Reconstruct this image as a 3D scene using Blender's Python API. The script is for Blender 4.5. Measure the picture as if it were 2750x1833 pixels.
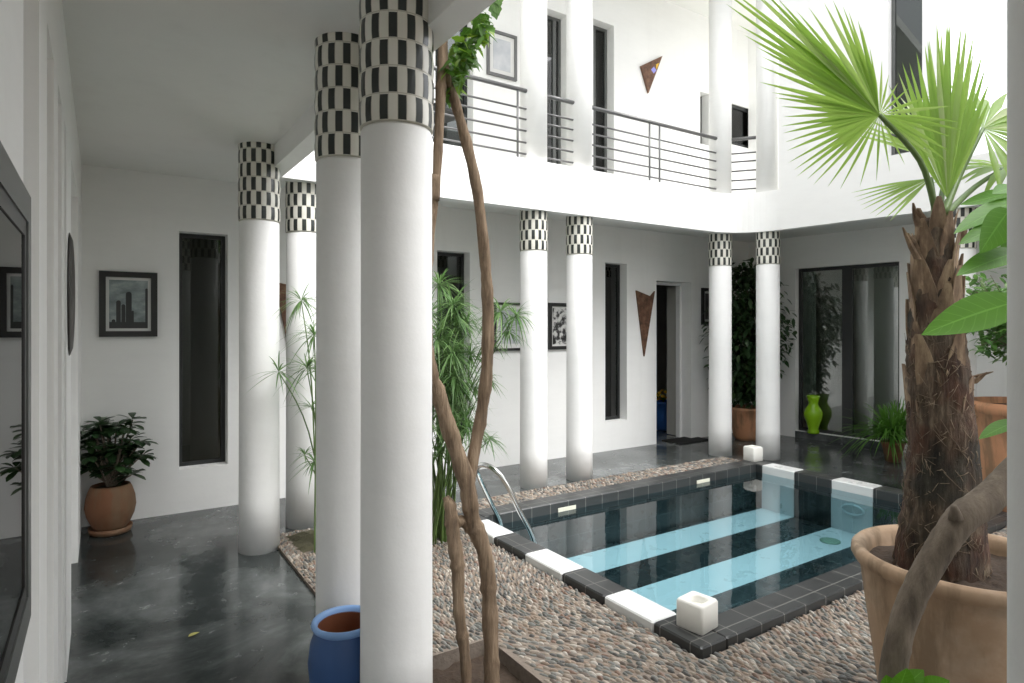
import bpy, math, random
import numpy as np
from mathutils import Vector as V
random.seed(7); np.random.seed(7)
for o in list(bpy.data.objects): bpy.data.objects.remove(o)
SC = bpy.context.scene
R = math.radians

# ------------------------------------------------------------------ camera
CAM_H = 1.55
PX_W, PX_F, PX_H, YAW = 2750.0, 1682.7, 876.1, 0.98999
cd = bpy.data.cameras.new('camera'); cam = bpy.data.objects.new('camera', cd)
SC.collection.objects.link(cam); SC.camera = cam
cam.location = (0, 0, CAM_H)
cam.rotation_euler = (R(90), 0, YAW - math.pi/2)
cd.sensor_width = 36; cd.lens = PX_F/PX_W*36
cd.shift_y = -(1833/2 - PX_H)/PX_W
cd.clip_start = 0.02; cd.clip_end = 500

# ------------------------------------------------------------------ light
SUN_EL, SUN_AZ = R(59), R(157)
w = bpy.data.worlds.new('World'); SC.world = w; w.use_nodes = True
nt = w.node_tree
sky = nt.nodes.new('ShaderNodeTexSky'); sky.sky_type = 'NISHITA'
sky.sun_disc = False; sky.sun_elevation = SUN_EL; sky.sun_rotation = SUN_AZ
sky.dust_density = 3.0; sky.air_density = 1.0
hs = nt.nodes.new('ShaderNodeHueSaturation'); hs.inputs['Saturation'].default_value = 0.12
nt.links.new(sky.outputs[0], hs.inputs['Color'])
bg = nt.nodes['Background']; bg.inputs['Strength'].default_value = 0.15
nt.links.new(hs.outputs[0], bg.inputs['Color'])
sd = bpy.data.lights.new('sun', 'SUN'); sd.energy = 0.55; sd.angle = R(50); sd.color = (1, 0.985, 0.96)
sun = bpy.data.objects.new('sun', sd); SC.collection.objects.link(sun)
# direction towards the sun: rotation measured clockwise from +Y
sdir = V((math.sin(SUN_AZ)*math.cos(SUN_EL), math.cos(SUN_AZ)*math.cos(SUN_EL), math.sin(SUN_EL)))
sun.rotation_euler = sdir.to_track_quat('Z', 'Y').to_euler()
SC.view_settings.view_transform = 'Standard'; SC.view_settings.look = 'None'
SC.view_settings.exposure = 1.97; SC.view_settings.gamma = 1
SC.cycles.use_denoising = True
SC.cycles.max_bounces = 16; SC.cycles.diffuse_bounces = 10; SC.cycles.glossy_bounces = 6
SC.cycles.transparent_max_bounces = 24

# ------------------------------------------------------------------ helpers
_cF = V((math.cos(YAW), math.sin(YAW), 0)); _cR = V((math.sin(YAW), -math.cos(YAW), 0))
def P(x, y, d):
    """point of the photograph (2750 px wide) at depth d metres in front of the lens"""
    p = (_cF + _cR*((x-PX_W/2)/PX_F))*d
    return V((p.x, p.y, CAM_H + (PX_H-y)/PX_F*d))
def D(x, y, d): return P(x*1.16923, y*1.16923, d)
def rnd(a, b): return random.uniform(a, b)

def link(o, parent=None):
    SC.collection.objects.link(o)
    if parent: o.parent = parent
    return o
def tag(o, label=None, cat=None, group=None, kind=None):
    if label: o['label'] = label
    if cat: o['category'] = cat
    if group: o['group'] = group
    if kind: o['kind'] = kind
    return o
def thing(name, loc, label, cat, group=None, rz=0):
    o = bpy.data.objects.new(name, None); o.location = loc; o.rotation_euler = (0, 0, rz)
    o.empty_display_size = 0.1
    return tag(link(o), label, cat, group)
def copy_thing(t, loc, label, group=None, rz=None):
    c = t.copy(); SC.collection.objects.link(c); c.location = loc
    if rz is not None: c.rotation_euler = (0, 0, rz)
    c['label'] = label
    if group: c['group'] = group
    for ch in list(t.children):
        k = ch.copy(); SC.collection.objects.link(k); k.parent = c
        for g in list(ch.children):
            q = g.copy(); SC.collection.objects.link(q); q.parent = k
    return c

class MB:
    def __init__(s): s.v = []; s.f = []; s.sm = []; s.uv = {}
    def add(s, vs, fs, smooth=False):
        n = len(s.v); s.v += [tuple(a) for a in vs]
        for f in fs: s.f.append(tuple(i+n for i in f)); s.sm.append(smooth)
    def box(s, x0, x1, y0, y1, z0, z1):
        s.add([(x0,y0,z0),(x1,y0,z0),(x1,y1,z0),(x0,y1,z0),(x0,y0,z1),(x1,y0,z1),(x1,y1,z1),(x0,y1,z1)],
              [(3,2,1,0),(4,5,6,7),(0,1,5,4),(1,2,6,5),(2,3,7,6),(3,0,4,7)]); return s
    def bevbox(s, x0, x1, y0, y1, z0, z1, b):
        # box with chamfered vertical edges and top edges
        def ring(i, z):
            return [(x0+b+i,y0+i,z),(x1-b-i,y0+i,z),(x1-i,y0+b+i,z),(x1-i,y1-b-i,z),(x1-b-i,y1-i,z),(x0+b+i,y1-i,z),(x0+i,y1-b-i,z),(x0+i,y0+b+i,z)]
        vs = ring(0,z0)+ring(0,z1-b)+ring(b*.8,z1)
        fs = [tuple(range(7,-1,-1)), tuple(range(16,24))]
        for k in (0,8):
            for i in range(8): fs.append((k+i,k+(i+1)%8,k+8+(i+1)%8,k+8+i))
        s.add(vs,fs); return s
    def lathe(s, prof, c=(0,0,0), n=32, smooth=True, caps=True):
        vs=[]; fs=[]
        for r,z in prof:
            for i in range(n):
                a=2*math.pi*i/n; vs.append((c[0]+r*math.cos(a),c[1]+r*math.sin(a),c[2]+z))
        for k in range(len(prof)-1):
            for i in range(n):
                j=(i+1)%n; fs.append((k*n+i,k*n+j,(k+1)*n+j,(k+1)*n+i))
        if caps:
            fs.append(tuple(range(n-1,-1,-1))); m=(len(prof)-1)*n; fs.append(tuple(range(m,m+n)))
        s.add(vs,fs,smooth); return s
    def tube(s, pts, rad, n=8, smooth=True, wob=0):
        pts=[V(p) for p in pts]
        if not isinstance(rad,(list,tuple)): rad=[rad]*len(pts)
        vs=[]; fs=[]; ref=None
        for k,p in enumerate(pts):
            t=(pts[min(k+1,len(pts)-1)]-pts[max(k-1,0)]).normalized()
            if ref is None:
                ref=t.orthogonal().normalized()
            ref=(ref-t*ref.dot(t)).normalized(); b=t.cross(ref)
            for i in range(n):
                a=2*math.pi*i/n; r=rad[k]*(1+(rnd(-wob,wob) if wob else 0))
                vs.append(p+ref*(r*math.cos(a))+b*(r*math.sin(a)))
        for k in range(len(pts)-1):
            for i in range(n):
                j=(i+1)%n; fs.append((k*n+i,k*n+j,(k+1)*n+j,(k+1)*n+i))
        fs.append(tuple(range(n-1,-1,-1))); m=(len(pts)-1)*n; fs.append(tuple(range(m,m+n)))
        s.add(vs,fs,smooth); return s
    def leaf(s, base, d, up, L, W, droop=0.2, n=5, fold=0.15, shape=None, tipdrop=0):
        base=V(base); d=V(d).normalized(); up=V(up)
        side=d.cross(up)
        if side.length<1e-4: side=d.orthogonal()
        side.normalize(); up2=side.cross(d).normalized()
        shape=shape or (lambda t: math.sin(math.pi*min(1,t)**0.8))
        vs=[]; fs=[]
        for k in range(n+1):
            t=k/n
            c=base+d*(L*t)+V((0,0,-1))*(droop*L*t*t)
            hw=W/2*shape(t)
            vs+= [c-side*hw+up2*(fold*hw), c, c+side*hw+up2*(fold*hw)]
        for k in range(n+1):
            for q in range(3): s.uv[len(s.v)+k*3+q]=(q-1,k/n,0)
        for k in range(n):
            a=k*3; fs+=[(a,a+1,a+4,a+3),(a+1,a+2,a+5,a+4)]
        s.add(vs,fs,True); return s
    def build(s, name, m, parent=None, loc=None):
        me=bpy.data.meshes.new(name); me.from_pydata(s.v,[],s.f); me.update()
        me.polygons.foreach_set('use_smooth',s.sm)
        if s.uv:
            at=me.attributes.new('leafuv','FLOAT_VECTOR','POINT'); arr=np.zeros((len(s.v),3),np.float32)
            for i,u in s.uv.items(): arr[i]=u
            at.data.foreach_set('vector',arr.reshape(-1))
        if m: me.materials.append(m)
        o=bpy.data.objects.new(name,me); link(o,parent)
        if loc is not None: o.location=loc
        return o

def smooth_path(pts, m=6):
    pts=[V(p) for p in pts]; out=[]
    for i in range(len(pts)-1):
        p0=pts[max(i-1,0)];p1=pts[i];p2=pts[i+1];p3=pts[min(i+2,len(pts)-1)]
        for k in range(m):
            t=k/m
            out.append(0.5*((2*p1)+(p2-p0)*t+(2*p0-5*p1+4*p2-p3)*t*t+(3*p1-p0-3*p2+p3)*t**3))
    out.append(pts[-1]); return out
def lerp_list(vals, n):
    return [float(np.interp(i/(n-1)*(len(vals)-1), range(len(vals)), vals)) for i in range(n)]

# ------------------------------------------------------------------ materials
class N:
    def __init__(s, name):
        s.m=bpy.data.materials.new(name); s.m.use_nodes=True; s.t=s.m.node_tree
        s.b=s.t.nodes['Principled BSDF']; s.out=s.t.nodes['Material Output']
    def node(s, typ, **kw):
        n=s.t.nodes.new(typ)
        for k,v in kw.items(): setattr(n,k,v)
        return n
    def l(s,a,b): s.t.links.new(a,b)
    def set(s,inp,v):
        if hasattr(v,'is_output') or isinstance(v,bpy.types.NodeSocket): s.l(v,inp)
        else: inp.default_value=v
    def math(s,op,a,b=0.0,c=None):
        n=s.node('ShaderNodeMath',operation=op); s.set(n.inputs[0],a); s.set(n.inputs[1],b)
        if c is not None: s.set(n.inputs[2],c)
        return n.outputs[0]
    def coord(s,which='Object'): return s.node('ShaderNodeTexCoord').outputs[which]
    def noise(s,scale,detail=4,rough=0.55,vec=None,dist=0.0):
        n=s.node('ShaderNodeTexNoise'); n.inputs['Scale'].default_value=scale; n.inputs['Detail'].default_value=detail
        n.inputs['Roughness'].default_value=rough; n.inputs['Distortion'].default_value=dist
        s.l(vec if vec is not None else s.coord(), n.inputs['Vector']); return n.outputs['Fac']
    def map(s,vec,scale=(1,1,1),rot=(0,0,0)):
        n=s.node('ShaderNodeMapping'); n.inputs['Scale'].default_value=scale; n.inputs['Rotation'].default_value=rot
        s.l(vec,n.inputs['Vector']); return n.outputs[0]
    def ramp(s,fac,stops,const=False):
        n=s.node('ShaderNodeValToRGB'); cr=n.color_ramp
        if const: cr.interpolation='CONSTANT'
        while len(cr.elements)<len(stops): cr.elements.new(0.5)
        for e,(p,c) in zip(cr.elements,stops):
            e.position=p; e.color=(*c,1) if len(c)==3 else c
        s.l(fac,n.inputs['Fac']); return n.outputs['Color']
    def mix(s,fac,a,b,blend='MIX'):
        n=s.node('ShaderNodeMix',data_type='RGBA',blend_type=blend)
        s.set(n.inputs['Factor'],fac)
        for i,v in ((6,a),(7,b)):
            if isinstance(v,tuple): n.inputs[i].default_value=(*v,1) if len(v)==3 else v
            else: s.l(v,n.inputs[i])
        return n.outputs[2]
    def bump(s,h,strength=0.2,dist=0.01):
        n=s.node('ShaderNodeBump'); n.inputs['Strength'].default_value=strength; n.inputs['Distance'].default_value=dist
        s.l(h,n.inputs['Height']); s.l(n.outputs[0],s.b.inputs['Normal'])
    def col(s,v): 
        if isinstance(v,tuple): s.b.inputs['Base Color'].default_value=(*v,1)
        else: s.l(v,s.b.inputs['Base Color'])
    def rough(s,v): s.set(s.b.inputs['Roughness'],v)
def g3(v): return (v,v,v)

def plaster(name, c, var=0.03, bump=0.12):
    n=N(name)
    f=n.noise(1.3,6,0.6); f2=n.noise(14,4,0.6); f3=n.noise(3.2,3,.5); stn=n.ramp(n.noise(1.0,6,.65,n.map(n.coord(),(5,5,.6))),[(.55,g3(0)),(.8,g3(1))])
    a=n.mix(f,tuple(x*(1-var*1.6) for x in c),tuple(min(.9,x*(1+var)) for x in c)); a=n.mix(n.math('MULTIPLY',stn,.16),a,(.55,.53,.49))
    n.col(a); n.rough(0.75)
    tb=n.ramp(n.noise(1.0,5,.7,n.map(n.coord(),(3,3,14))),[(.42,g3(0)),(.66,g3(1))]); a2=n.mix(n.math('MULTIPLY',tb,.10),a,tuple(x*.80 for x in c)); n.col(a2)
    n.bump(n.math('ADD',n.math('ADD',n.math('MULTIPLY',f,0.6),n.math('MULTIPLY',f3,0.7)),n.math('MULTIPLY',f2,0.25)),bump*1.5,0.02)
    return n.m
M_wall=plaster('white_plaster',(.86,.86,.845))
M_col=plaster('column_plaster',(.85,.85,.84),0.045,0.30)
M_ceil=plaster('ceiling_plaster',(.80,.80,.77),0.02,0.05)

def simple(name,c,rough=0.5,metal=0,var=0.0,scale=8,bump=0,spec=0.5):
    n=N(name)
    if var:
        f=n.noise(scale,5); n.col(n.mix(f,tuple(x*(1-var) for x in c),tuple(min(.95,x*(1+var)) for x in c)))
        if bump: n.bump(f,bump,0.01)
    else: n.col(c)
    n.rough(rough); n.b.inputs['Metallic'].default_value=metal; n.b.inputs['Specular IOR Level'].default_value=spec
    return n.m
M_black=simple('black_metal',(.02,.022,.022),0.35,var=.2,scale=5)
M_greyframe=simple('grey_metal_frame',(.10,.105,.10),0.4,var=.15,scale=5)
M_rail=simple('grey_painted_steel',(.15,.15,.15),0.35,0.5)
M_chrome=simple('stainless_steel',(.72,.73,.72),0.18,1.0)
M_pframe=simple('black_wood_frame',(.018,.018,.018),0.35)
M_mat=simple('mat_board',(.72,.72,.70),0.8,var=.02)
M_wood=simple('dark_wood',(.035,.03,.025),0.45,var=.4,scale=6)
M_room=simple('room_interior',(.5,.49,.46),0.8,var=.1,scale=2)
M_curtain=simple('curtain_cloth',(.75,.78,.75),0.9,var=.1,scale=3)
M_candle=simple('white_ceramic',(.78,.77,.72),0.55,var=.03,scale=9,bump=.1)
M_jet=simple('jet_plastic',(.7,.75,.75),0.3)
M_skim=simple('skimmer_grille',(.62,.60,.50),0.5,var=.1,scale=40)
M_drain=simple('drain_grille',(.25,.35,.25),0.5,var=.3,scale=60)
M_lime=simple('lime_ceramic',(.28,.55,.015),0.15,var=.1,scale=6)
M_yellow=simple('yellow_petals',(.8,.45,.02),0.6,var=.3,scale=40)
M_leaf_litter=simple('dry_leaf',(.35,.33,.10),0.7,var=.4,scale=30)

def floor_mat():
    n=N('polished_black_concrete'); co=n.coord()
    big=n.noise(1.1,7,0.62,co,0.6); fine=n.noise(7,7,0.68,co,0.4); xf=n.noise(38,5,0.7,co)
    base=n.ramp(big,[(.32,(.017,.021,.021)),(.48,(.046,.053,.052)),(.62,(.115,.125,.124))])
    # pale lime blooms in patches
    st=n.math('MULTIPLY',n.ramp(big,[(.42,g3(0)),(.68,g3(1))]),n.ramp(fine,[(.40,g3(0)),(.74,g3(1))]))
    c=n.mix(n.math('MULTIPLY',st,0.8),base,(.20,.21,.21))
    c=n.mix(n.math('MULTIPLY',n.ramp(xf,[(.55,g3(0)),(.75,g3(1))]),0.12),c,(.2,.2,.2))
    n.col(c)
    rr=n.ramp(fine,[(.35,g3(.09)),(.55,g3(.17)),(.75,g3(.42))]); n.rough(rr)
    n.bump(n.math('ADD',n.math('MULTIPLY',big,.5),n.math('MULTIPLY',fine,.12)),0.10,0.02)
    n.b.inputs['Specular IOR Level'].default_value=0.30
    return n.m
M_floor=floor_mat()

def tile_capital():
    n=N('checkered_tile'); ROW=0.0965
    sp=n.node('ShaderNodeSeparateXYZ'); n.l(n.coord(),sp.inputs[0])
    ang=n.math('MULTIPLY',n.math('ARCTAN2',sp.outputs[1],sp.outputs[0]),13/(2*math.pi))
    zr=n.math('DIVIDE',sp.outputs[2],ROW); row=n.math('FLOOR',zr); fz=n.math('FRACT',zr)
    sft=n.math('MULTIPLY',n.math('PINGPONG',row,1.0),0.5)
    f=n.math('FRACT',n.math('ADD',n.math('ADD',ang,50.0),sft))
    inb=n.math('MULTIPLY',n.math('LESS_THAN',f,0.45),n.math('MULTIPLY',n.math('GREATER_THAN',fz,0.05),n.math('LESS_THAN',fz,0.96)))
    # joints between tiles
    j1=n.math('LESS_THAN',n.math('ABSOLUTE',n.math('SUBTRACT',f,0.47)),0.018)
    j2=n.math('GREATER_THAN',f,0.965)
    j3=n.math('LESS_THAN',fz,0.04)
    j=n.math('MINIMUM',n.math('ADD',n.math('ADD',j1,j2),j3),1.0)
    vn=n.noise(9,3)
    white=n.mix(vn,(.66,.645,.57),(.80,.785,.725)); blk=n.mix(vn,(.02,.024,.023),(.045,.052,.05))
    c=n.mix(inb,white,blk); c=n.mix(n.math('MULTIPLY',j,.8),c,(.40,.38,.31)); n.col(c)
    n.rough(n.math('ADD',n.math('MULTIPLY',j,.4),.22))
    n.bump(n.math('SUBTRACT',n.math('MULTIPLY',vn,.3),n.math('MULTIPLY',j,1.0)),.5,.003)
    return n.m
M_tile=tile_capital()

def pool_tile(name, c, grid, gc, rough=.2, var=.15):
    n=N(name); sp=n.node('ShaderNodeSeparateXYZ'); n.l(n.coord(),sp.inputs[0])
    m=None
    for ax in range(3):
        f=n.math('FRACT',n.math('ADD',n.math('DIVIDE',sp.outputs[ax],grid),50.5))
        g=n.math('LESS_THAN',f,0.03); m=g if m is None else n.math('MAXIMUM',m,g)
    f=n.noise(5,4); cc=n.mix(f,tuple(x*(1-var) for x in c),tuple(min(.9,x*(1+var)) for x in c))
    n.col(n.mix(n.math('MULTIPLY',m,.8),cc,gc)); n.rough(n.math('ADD',n.math('MULTIPLY',f,.2),rough-.1))
    n.bump(n.math('SUBTRACT',n.math('MULTIPLY',f,.3),m),.3,.002)
    return n.m
M_btile=pool_tile('black_pool_tile',(.022,.026,.026),.16,(.10,.105,.10),.28)
M_wtile=pool_tile('white_pool_tile',(.70,.71,.70),.05,(.68,.69,.69),.3,.03)
M_cop=pool_tile('black_coping_tile',(.033,.035,.035),.19,(.19,.185,.17),.35)

def water_mat():
    n=N('pool_water'); t=n.t; t.nodes.remove(n.b)
    tr=n.node('ShaderNodeBsdfTransparent'); tr.inputs[0].default_value=(.54,.74,.80,1)
    gl=n.node('ShaderNodeBsdfGlossy'); gl.inputs['Roughness'].default_value=0.012; gl.inputs[0].default_value=(1,1,1,1)
    fr=n.node('ShaderNodeFresnel'); fr.inputs[0].default_value=1.36
    mx=n.node('ShaderNodeMixShader'); n.l(fr.outputs[0],mx.inputs[0]); n.l(tr.outputs[0],mx.inputs[1]); n.l(gl.outputs[0],mx.inputs[2])
    bp=n.node('ShaderNodeBump'); bp.inputs['Strength'].default_value=.09; bp.inputs['Distance'].default_value=.012
    n.l(n.noise(3.5,3),bp.inputs['Height']); n.l(bp.outputs[0],gl.inputs['Normal']); n.l(bp.outputs[0],fr.inputs['Normal'])
    n.l(mx.outputs[0],n.out.inputs[0]); return n.m
M_water=water_mat()

def glass_mat(name,tint,ior=1.5):
    n=N(name); n.t.nodes.remove(n.b)
    tr=n.node('ShaderNodeBsdfTransparent'); tr.inputs[0].default_value=(*tint,1)
    gl=n.node('ShaderNodeBsdfGlossy'); gl.inputs['Roughness'].default_value=0.01
    fr=n.node('ShaderNodeFresnel'); fr.inputs[0].default_value=ior
    mx=n.node('ShaderNodeMixShader'); n.l(fr.outputs[0],mx.inputs[0]); n.l(tr.outputs[0],mx.inputs[1]); n.l(gl.outputs[0],mx.inputs[2])
    bp=n.node('ShaderNodeBump'); bp.inputs['Strength'].default_value=.02; bp.inputs['Distance'].default_value=.01
    n.l(n.noise(1.5,2),bp.inputs['Height']); n.l(bp.outputs[0],gl.inputs['Normal'])
    n.l(mx.outputs[0],n.out.inputs[0]); return n.m
M_glass=glass_mat('dark_window_glass',(.45,.5,.48),1.6)
M_glass2=glass_mat('door_glass',(.8,.84,.82),2.0)
M_glass3=glass_mat('picture_glass',(.9,.92,.91),3.4)

def leafmat(name,c1,c2,trans=.3,rough=.4,c3=None,vein=0):
    n=N(name); g=n.node('ShaderNodeNewGeometry').outputs['Random Per Island']
    st=[(0,c1),(.7,c2)]+([(1,c3)] if c3 else [])
    c=n.ramp(g,st); f=n.noise(18,3); c=n.mix(n.math('MULTIPLY',f,.35),c,tuple(x*.55 for x in c1))
    if vein:
        at=n.node('ShaderNodeAttribute'); at.attribute_name='leafuv'; sp=n.node('ShaderNodeSeparateXYZ'); n.l(at.outputs['Vector'],sp.inputs[0])
        ax=n.math('ABSOLUTE',sp.outputs[0]); mid=n.math('LESS_THAN',ax,.05)
        sv=n.math('FRACT',n.math('SUBTRACT',n.math('MULTIPLY',sp.outputs[1],vein),n.math('MULTIPLY',ax,1.6)))
        sv=n.math('MULTIPLY',n.math('LESS_THAN',sv,.10),.45); vm=n.math('MAXIMUM',mid,sv)
        edge=n.math('MULTIPLY',n.ramp(n.math('ADD',sp.outputs[1],n.math('MULTIPLY',n.noise(25,3),.25)),[(1.06,g3(0)),(1.16,g3(1))]),.6)
        c=n.mix(n.math('MULTIPLY',vm,.5),c,tuple(min(1,x*1.6+.05) for x in c2)); c=n.mix(edge,c,(.28,.19,.06))
        n.bump(n.math('SUBTRACT',0.0,vm),.35,.003)
    n.col(c); n.rough(rough)
    tl=n.node('ShaderNodeBsdfTranslucent'); n.l(n.mix(.6,c,tuple(min(1,x*1.7) for x in c2)),tl.inputs[0])
    mx=n.node('ShaderNodeMixShader'); mx.inputs[0].default_value=trans
    n.l(n.b.outputs[0],mx.inputs[1]); n.l(tl.outputs[0],mx.inputs[2]); n.l(mx.outputs[0],n.out.inputs[0]); return n.m
M_palm=leafmat('palm_leaf',(.19,.34,.045),(.31,.47,.09),.5,.38,(.47,.54,.27))
M_pap=leafmat('papyrus_leaf',(.07,.15,.045),(.13,.235,.075),.35,.5,(.22,.34,.13))
M_stem=leafmat('green_stem',(.09,.15,.04),(.12,.2,.05),.0,.45)
M_dark=leafmat('dark_glossy_leaf',(.016,.045,.015),(.032,.075,.025),.15,.3,(.06,.12,.035),6)
M_ficus=leafmat('ficus_leaf',(.022,.055,.02),(.04,.09,.03),.2,.35,(.08,.14,.045))
M_vine=leafmat('vine_leaf',(.045,.12,.015),(.09,.20,.025),.35,.4,(.34,.46,.03),6)
M_big=leafmat('broad_leaf',(.05,.18,.008),(.10,.27,.012),.3,.5,None,9)
M_lem=leafmat('citrus_leaf',(.05,.13,.03),(.11,.24,.05),.3,.35,(.25,.38,.15))
M_spid=leafmat('spider_leaf',(.055,.16,.02),(.12,.28,.04),.35,.4)

def bark(name,a,b,c,stretch=(30,30,5),bump=.6):
    n=N(name); co=n.map(n.coord(),stretch)
    f=n.noise(1.0,6,.65,co); g=n.noise(9,5,.6)
    cc=n.ramp(f,[(.3,a),(.5,b),(.7,c)]); cc=n.mix(n.math('MULTIPLY',g,.5),cc,a,'MULTIPLY')
    n.col(n.mix(n.math('MULTIPLY',n.ramp(g,[(.45,g3(0)),(.7,g3(1))]),.35),n.ramp(f,[(.3,a),(.5,b),(.7,c)]),c)); n.rough(.85); n.bump(f,bump,.012); return n.m
M_bark=bark('vine_bark',(.07,.047,.029),(.185,.127,.08),(.33,.245,.165),(34,34,3.2),1.2)
M_bark2=bark('grey_brown_bark',(.075,.058,.042),(.145,.115,.085),(.23,.185,.14),(26,26,7))
def palmbark():
    n=N('palm_fibre'); co=n.map(n.coord(),(34,34,6)); f=n.noise(1.0,6,.68,co); p=n.noise(4.5,4,.6); q=n.noise(3.1,3,.6,n.map(n.coord(),(1,1,.7)))
    a=n.ramp(f,[(.3,(.022,.017,.012)),(.5,(.10,.07,.047)),(.72,(.30,.235,.165))]); b=n.ramp(f,[(.3,(.028,.014,.010)),(.6,(.11,.055,.035)),(.8,(.21,.135,.095))])
    d=n.ramp(f,[(.35,(.014,.013,.009)),(.62,(.05,.046,.034)),(.8,(.20,.18,.14))])
    c=n.mix(n.ramp(p,[(.45,g3(0)),(.58,g3(1))]),a,b); c=n.mix(n.ramp(q,[(.48,g3(0)),(.6,g3(1))]),c,d); n.col(c); n.rough(.9)
    n.bump(n.math('ADD',f,n.math('MULTIPLY',p,.8)),1.0,.018); return n.m
M_ptrunk=palmbark()
M_boot=bark('palm_leaf_base',(.065,.042,.027),(.19,.125,.08),(.42,.315,.205),(24,24,6),.5)

def terracotta(name,c,bloom=.4):
    n=N(name); f=n.noise(3,6,.65); st=n.noise(1.0,5,.6,n.map(n.coord(),(9,9,1.6)))
    a=n.mix(f,tuple(x*.75 for x in c),tuple(min(.9,x*1.2) for x in c))
    a=n.mix(n.math('MULTIPLY',n.ramp(f,[(.5,g3(0)),(.72,g3(1))]),bloom),a,(.52,.42,.32))
    a=n.mix(n.math('MULTIPLY',n.ramp(st,[(.47,g3(0)),(.60,g3(1))]),.62),a,(.15,.105,.06)); dk=n.noise(1.4,5,.7); a=n.mix(n.math('MULTIPLY',n.ramp(dk,[(.48,g3(0)),(.62,g3(1))]),.45),a,(.22,.15,.09)); n.col(a); n.rough(.8)
    n.bump(n.noise(30,4),.15,.01); return n.m
M_terra=terracotta('terracotta',(.18,.078,.036),.1)
M_terra2=terracotta('weathered_terracotta',(.41,.28,.18),.8)
M_terra3=terracotta('orange_terracotta',(.52,.25,.13),.3)
M_soil=simple('potting_soil',(.055,.037,.025),.95,var=.7,scale=38,bump=1.0)
def blueglaze():
    n=N('blue_paint'); f=n.noise(4,5,.6); g=n.noise(2.2,3)
    c=n.mix(f,(.022,.065,.19),(.045,.115,.29)); c=n.mix(n.math('MULTIPLY',n.ramp(g,[(.55,g3(0)),(.72,g3(1))]),.6),c,(.14,.10,.12)); n.col(c); n.rough(.5); n.bump(f,.1,.01); return n.m
M_blue=blueglaze()
M_bluerim=simple('pale_blue_paint',(.22,.38,.68),.4,var=.1)
def rust():
    n=N('rusted_metal'); f=n.noise(12,6,.7); g=n.noise(45,3)
    n.col(n.ramp(f,[(.3,(.06,.032,.02)),(.5,(.15,.075,.045)),(.7,(.26,.15,.09))])); n.rough(.6); n.b.inputs['Metallic'].default_value=.3; n.bump(g,.4,.005); return n.m
M_rust=rust()
def pebble():
    n=N('river_pebbles'); r=n.node('ShaderNodeNewGeometry').outputs['Random Per Island']
    c=n.mix(.04,n.ramp(r,[(0,(.33,.25,.185)),(.13,(.15,.165,.155)),(.30,(.36,.305,.245)),(.42,(.075,.08,.08)),(.55,(.25,.255,.235)),(.68,(.24,.145,.105)),(.76,(.48,.42,.35)),(.85,(.15,.12,.10)),(.93,(.54,.50,.44))],True),(.33,.255,.20))
    f=n.noise(60,3); n.col(n.mix(.16,n.mix(n.math('MULTIPLY',f,.4),c,(.12,.105,.09)),(.05,.045,.04))); n.rough(.55); return n.m
M_peb=pebble()
M_mortar=simple('pebble_mortar',(.20,.165,.135),.95,var=.3,scale=40,bump=.5)
M_earth=simple('earth',(.16,.12,.09),.95,var=.3,scale=3)

# ------------------------------------------------------------------ wall builder
def wall_mesh(p0, dr, nin, t, s0, s1, z0, z1, holes):
    """p0 + s*dr is the visible face; the wall is t thick towards nin; holes are (s0,s1,z0,z1)"""
    p0=V((p0[0],p0[1],0)); dr=V((dr[0],dr[1],0)); nin=V((nin[0],nin[1],0))
    S=sorted({s0,s1,*[h[0] for h in holes],*[h[1] for h in holes]}); Z=sorted({z0,z1,*[h[2] for h in holes],*[h[3] for h in holes]})
    S=[a for a in S if s0<=a<=s1]; Z=[a for a in Z if z0<=a<=z1]
    idx={}; vs=[]; fs=[]
    def vid(i,j,k):
        key=(i,j,k)
        if key not in idx:
            p=p0+dr*S[i]+nin*(t*k); idx[key]=len(vs); vs.append((p.x,p.y,Z[j]))
        return idx[key]
    def solid(i,j):
        if i<0 or j<0 or i>=len(S)-1 or j>=len(Z)-1: return False
        a=(S[i]+S[i+1])/2; b=(Z[j]+Z[j+1])/2
        return not any(h[0]<a<h[1] and h[2]<b<h[3] for h in holes)
    for i in range(len(S)-1):
        for j in range(len(Z)-1):
            if not solid(i,j): continue
            for k in (0,1):
                q=(vid(i,j,k),vid(i+1,j,k),vid(i+1,j+1,k),vid(i,j+1,k)); fs.append(q if k==0 else q[::-1])
            if not solid(i-1,j): fs.append((vid(i,j,0),vid(i,j+1,0),vid(i,j+1,1),vid(i,j,1)))
            if not solid(i+1,j): fs.append((vid(i+1,j,0),vid(i+1,j,1),vid(i+1,j+1,1),vid(i+1,j+1,0)))
            if not solid(i,j-1): fs.append((vid(i,j,0),vid(i,j,1),vid(i+1,j,1),vid(i+1,j,0)))
            if not solid(i,j+1): fs.append((vid(i,j+1,0),vid(i+1,j+1,0),vid(i+1,j+1,1),vid(i,j+1,1)))
    mb=MB(); mb.add(vs,fs); return mb
def fbox(mb,p0,dr,nin,s0,s1,n0,n1,z0,z1):
    """box in wall coordinates"""
    p0=V((p0[0],p0[1],0)); dr=V((dr[0],dr[1],0)); nin=V((nin[0],nin[1],0)); vs=[]
    for z in (z0,z1):
        for a,b in ((s0,n0),(s1,n0),(s1,n1),(s0,n1)):
            p=p0+dr*a+nin*b; vs.append((p.x,p.y,z))
    mb.add(vs,[(3,2,1,0),(4,5,6,7),(0,1,5,4),(1,2,6,5),(2,3,7,6),(3,0,4,7)]); return mb
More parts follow.
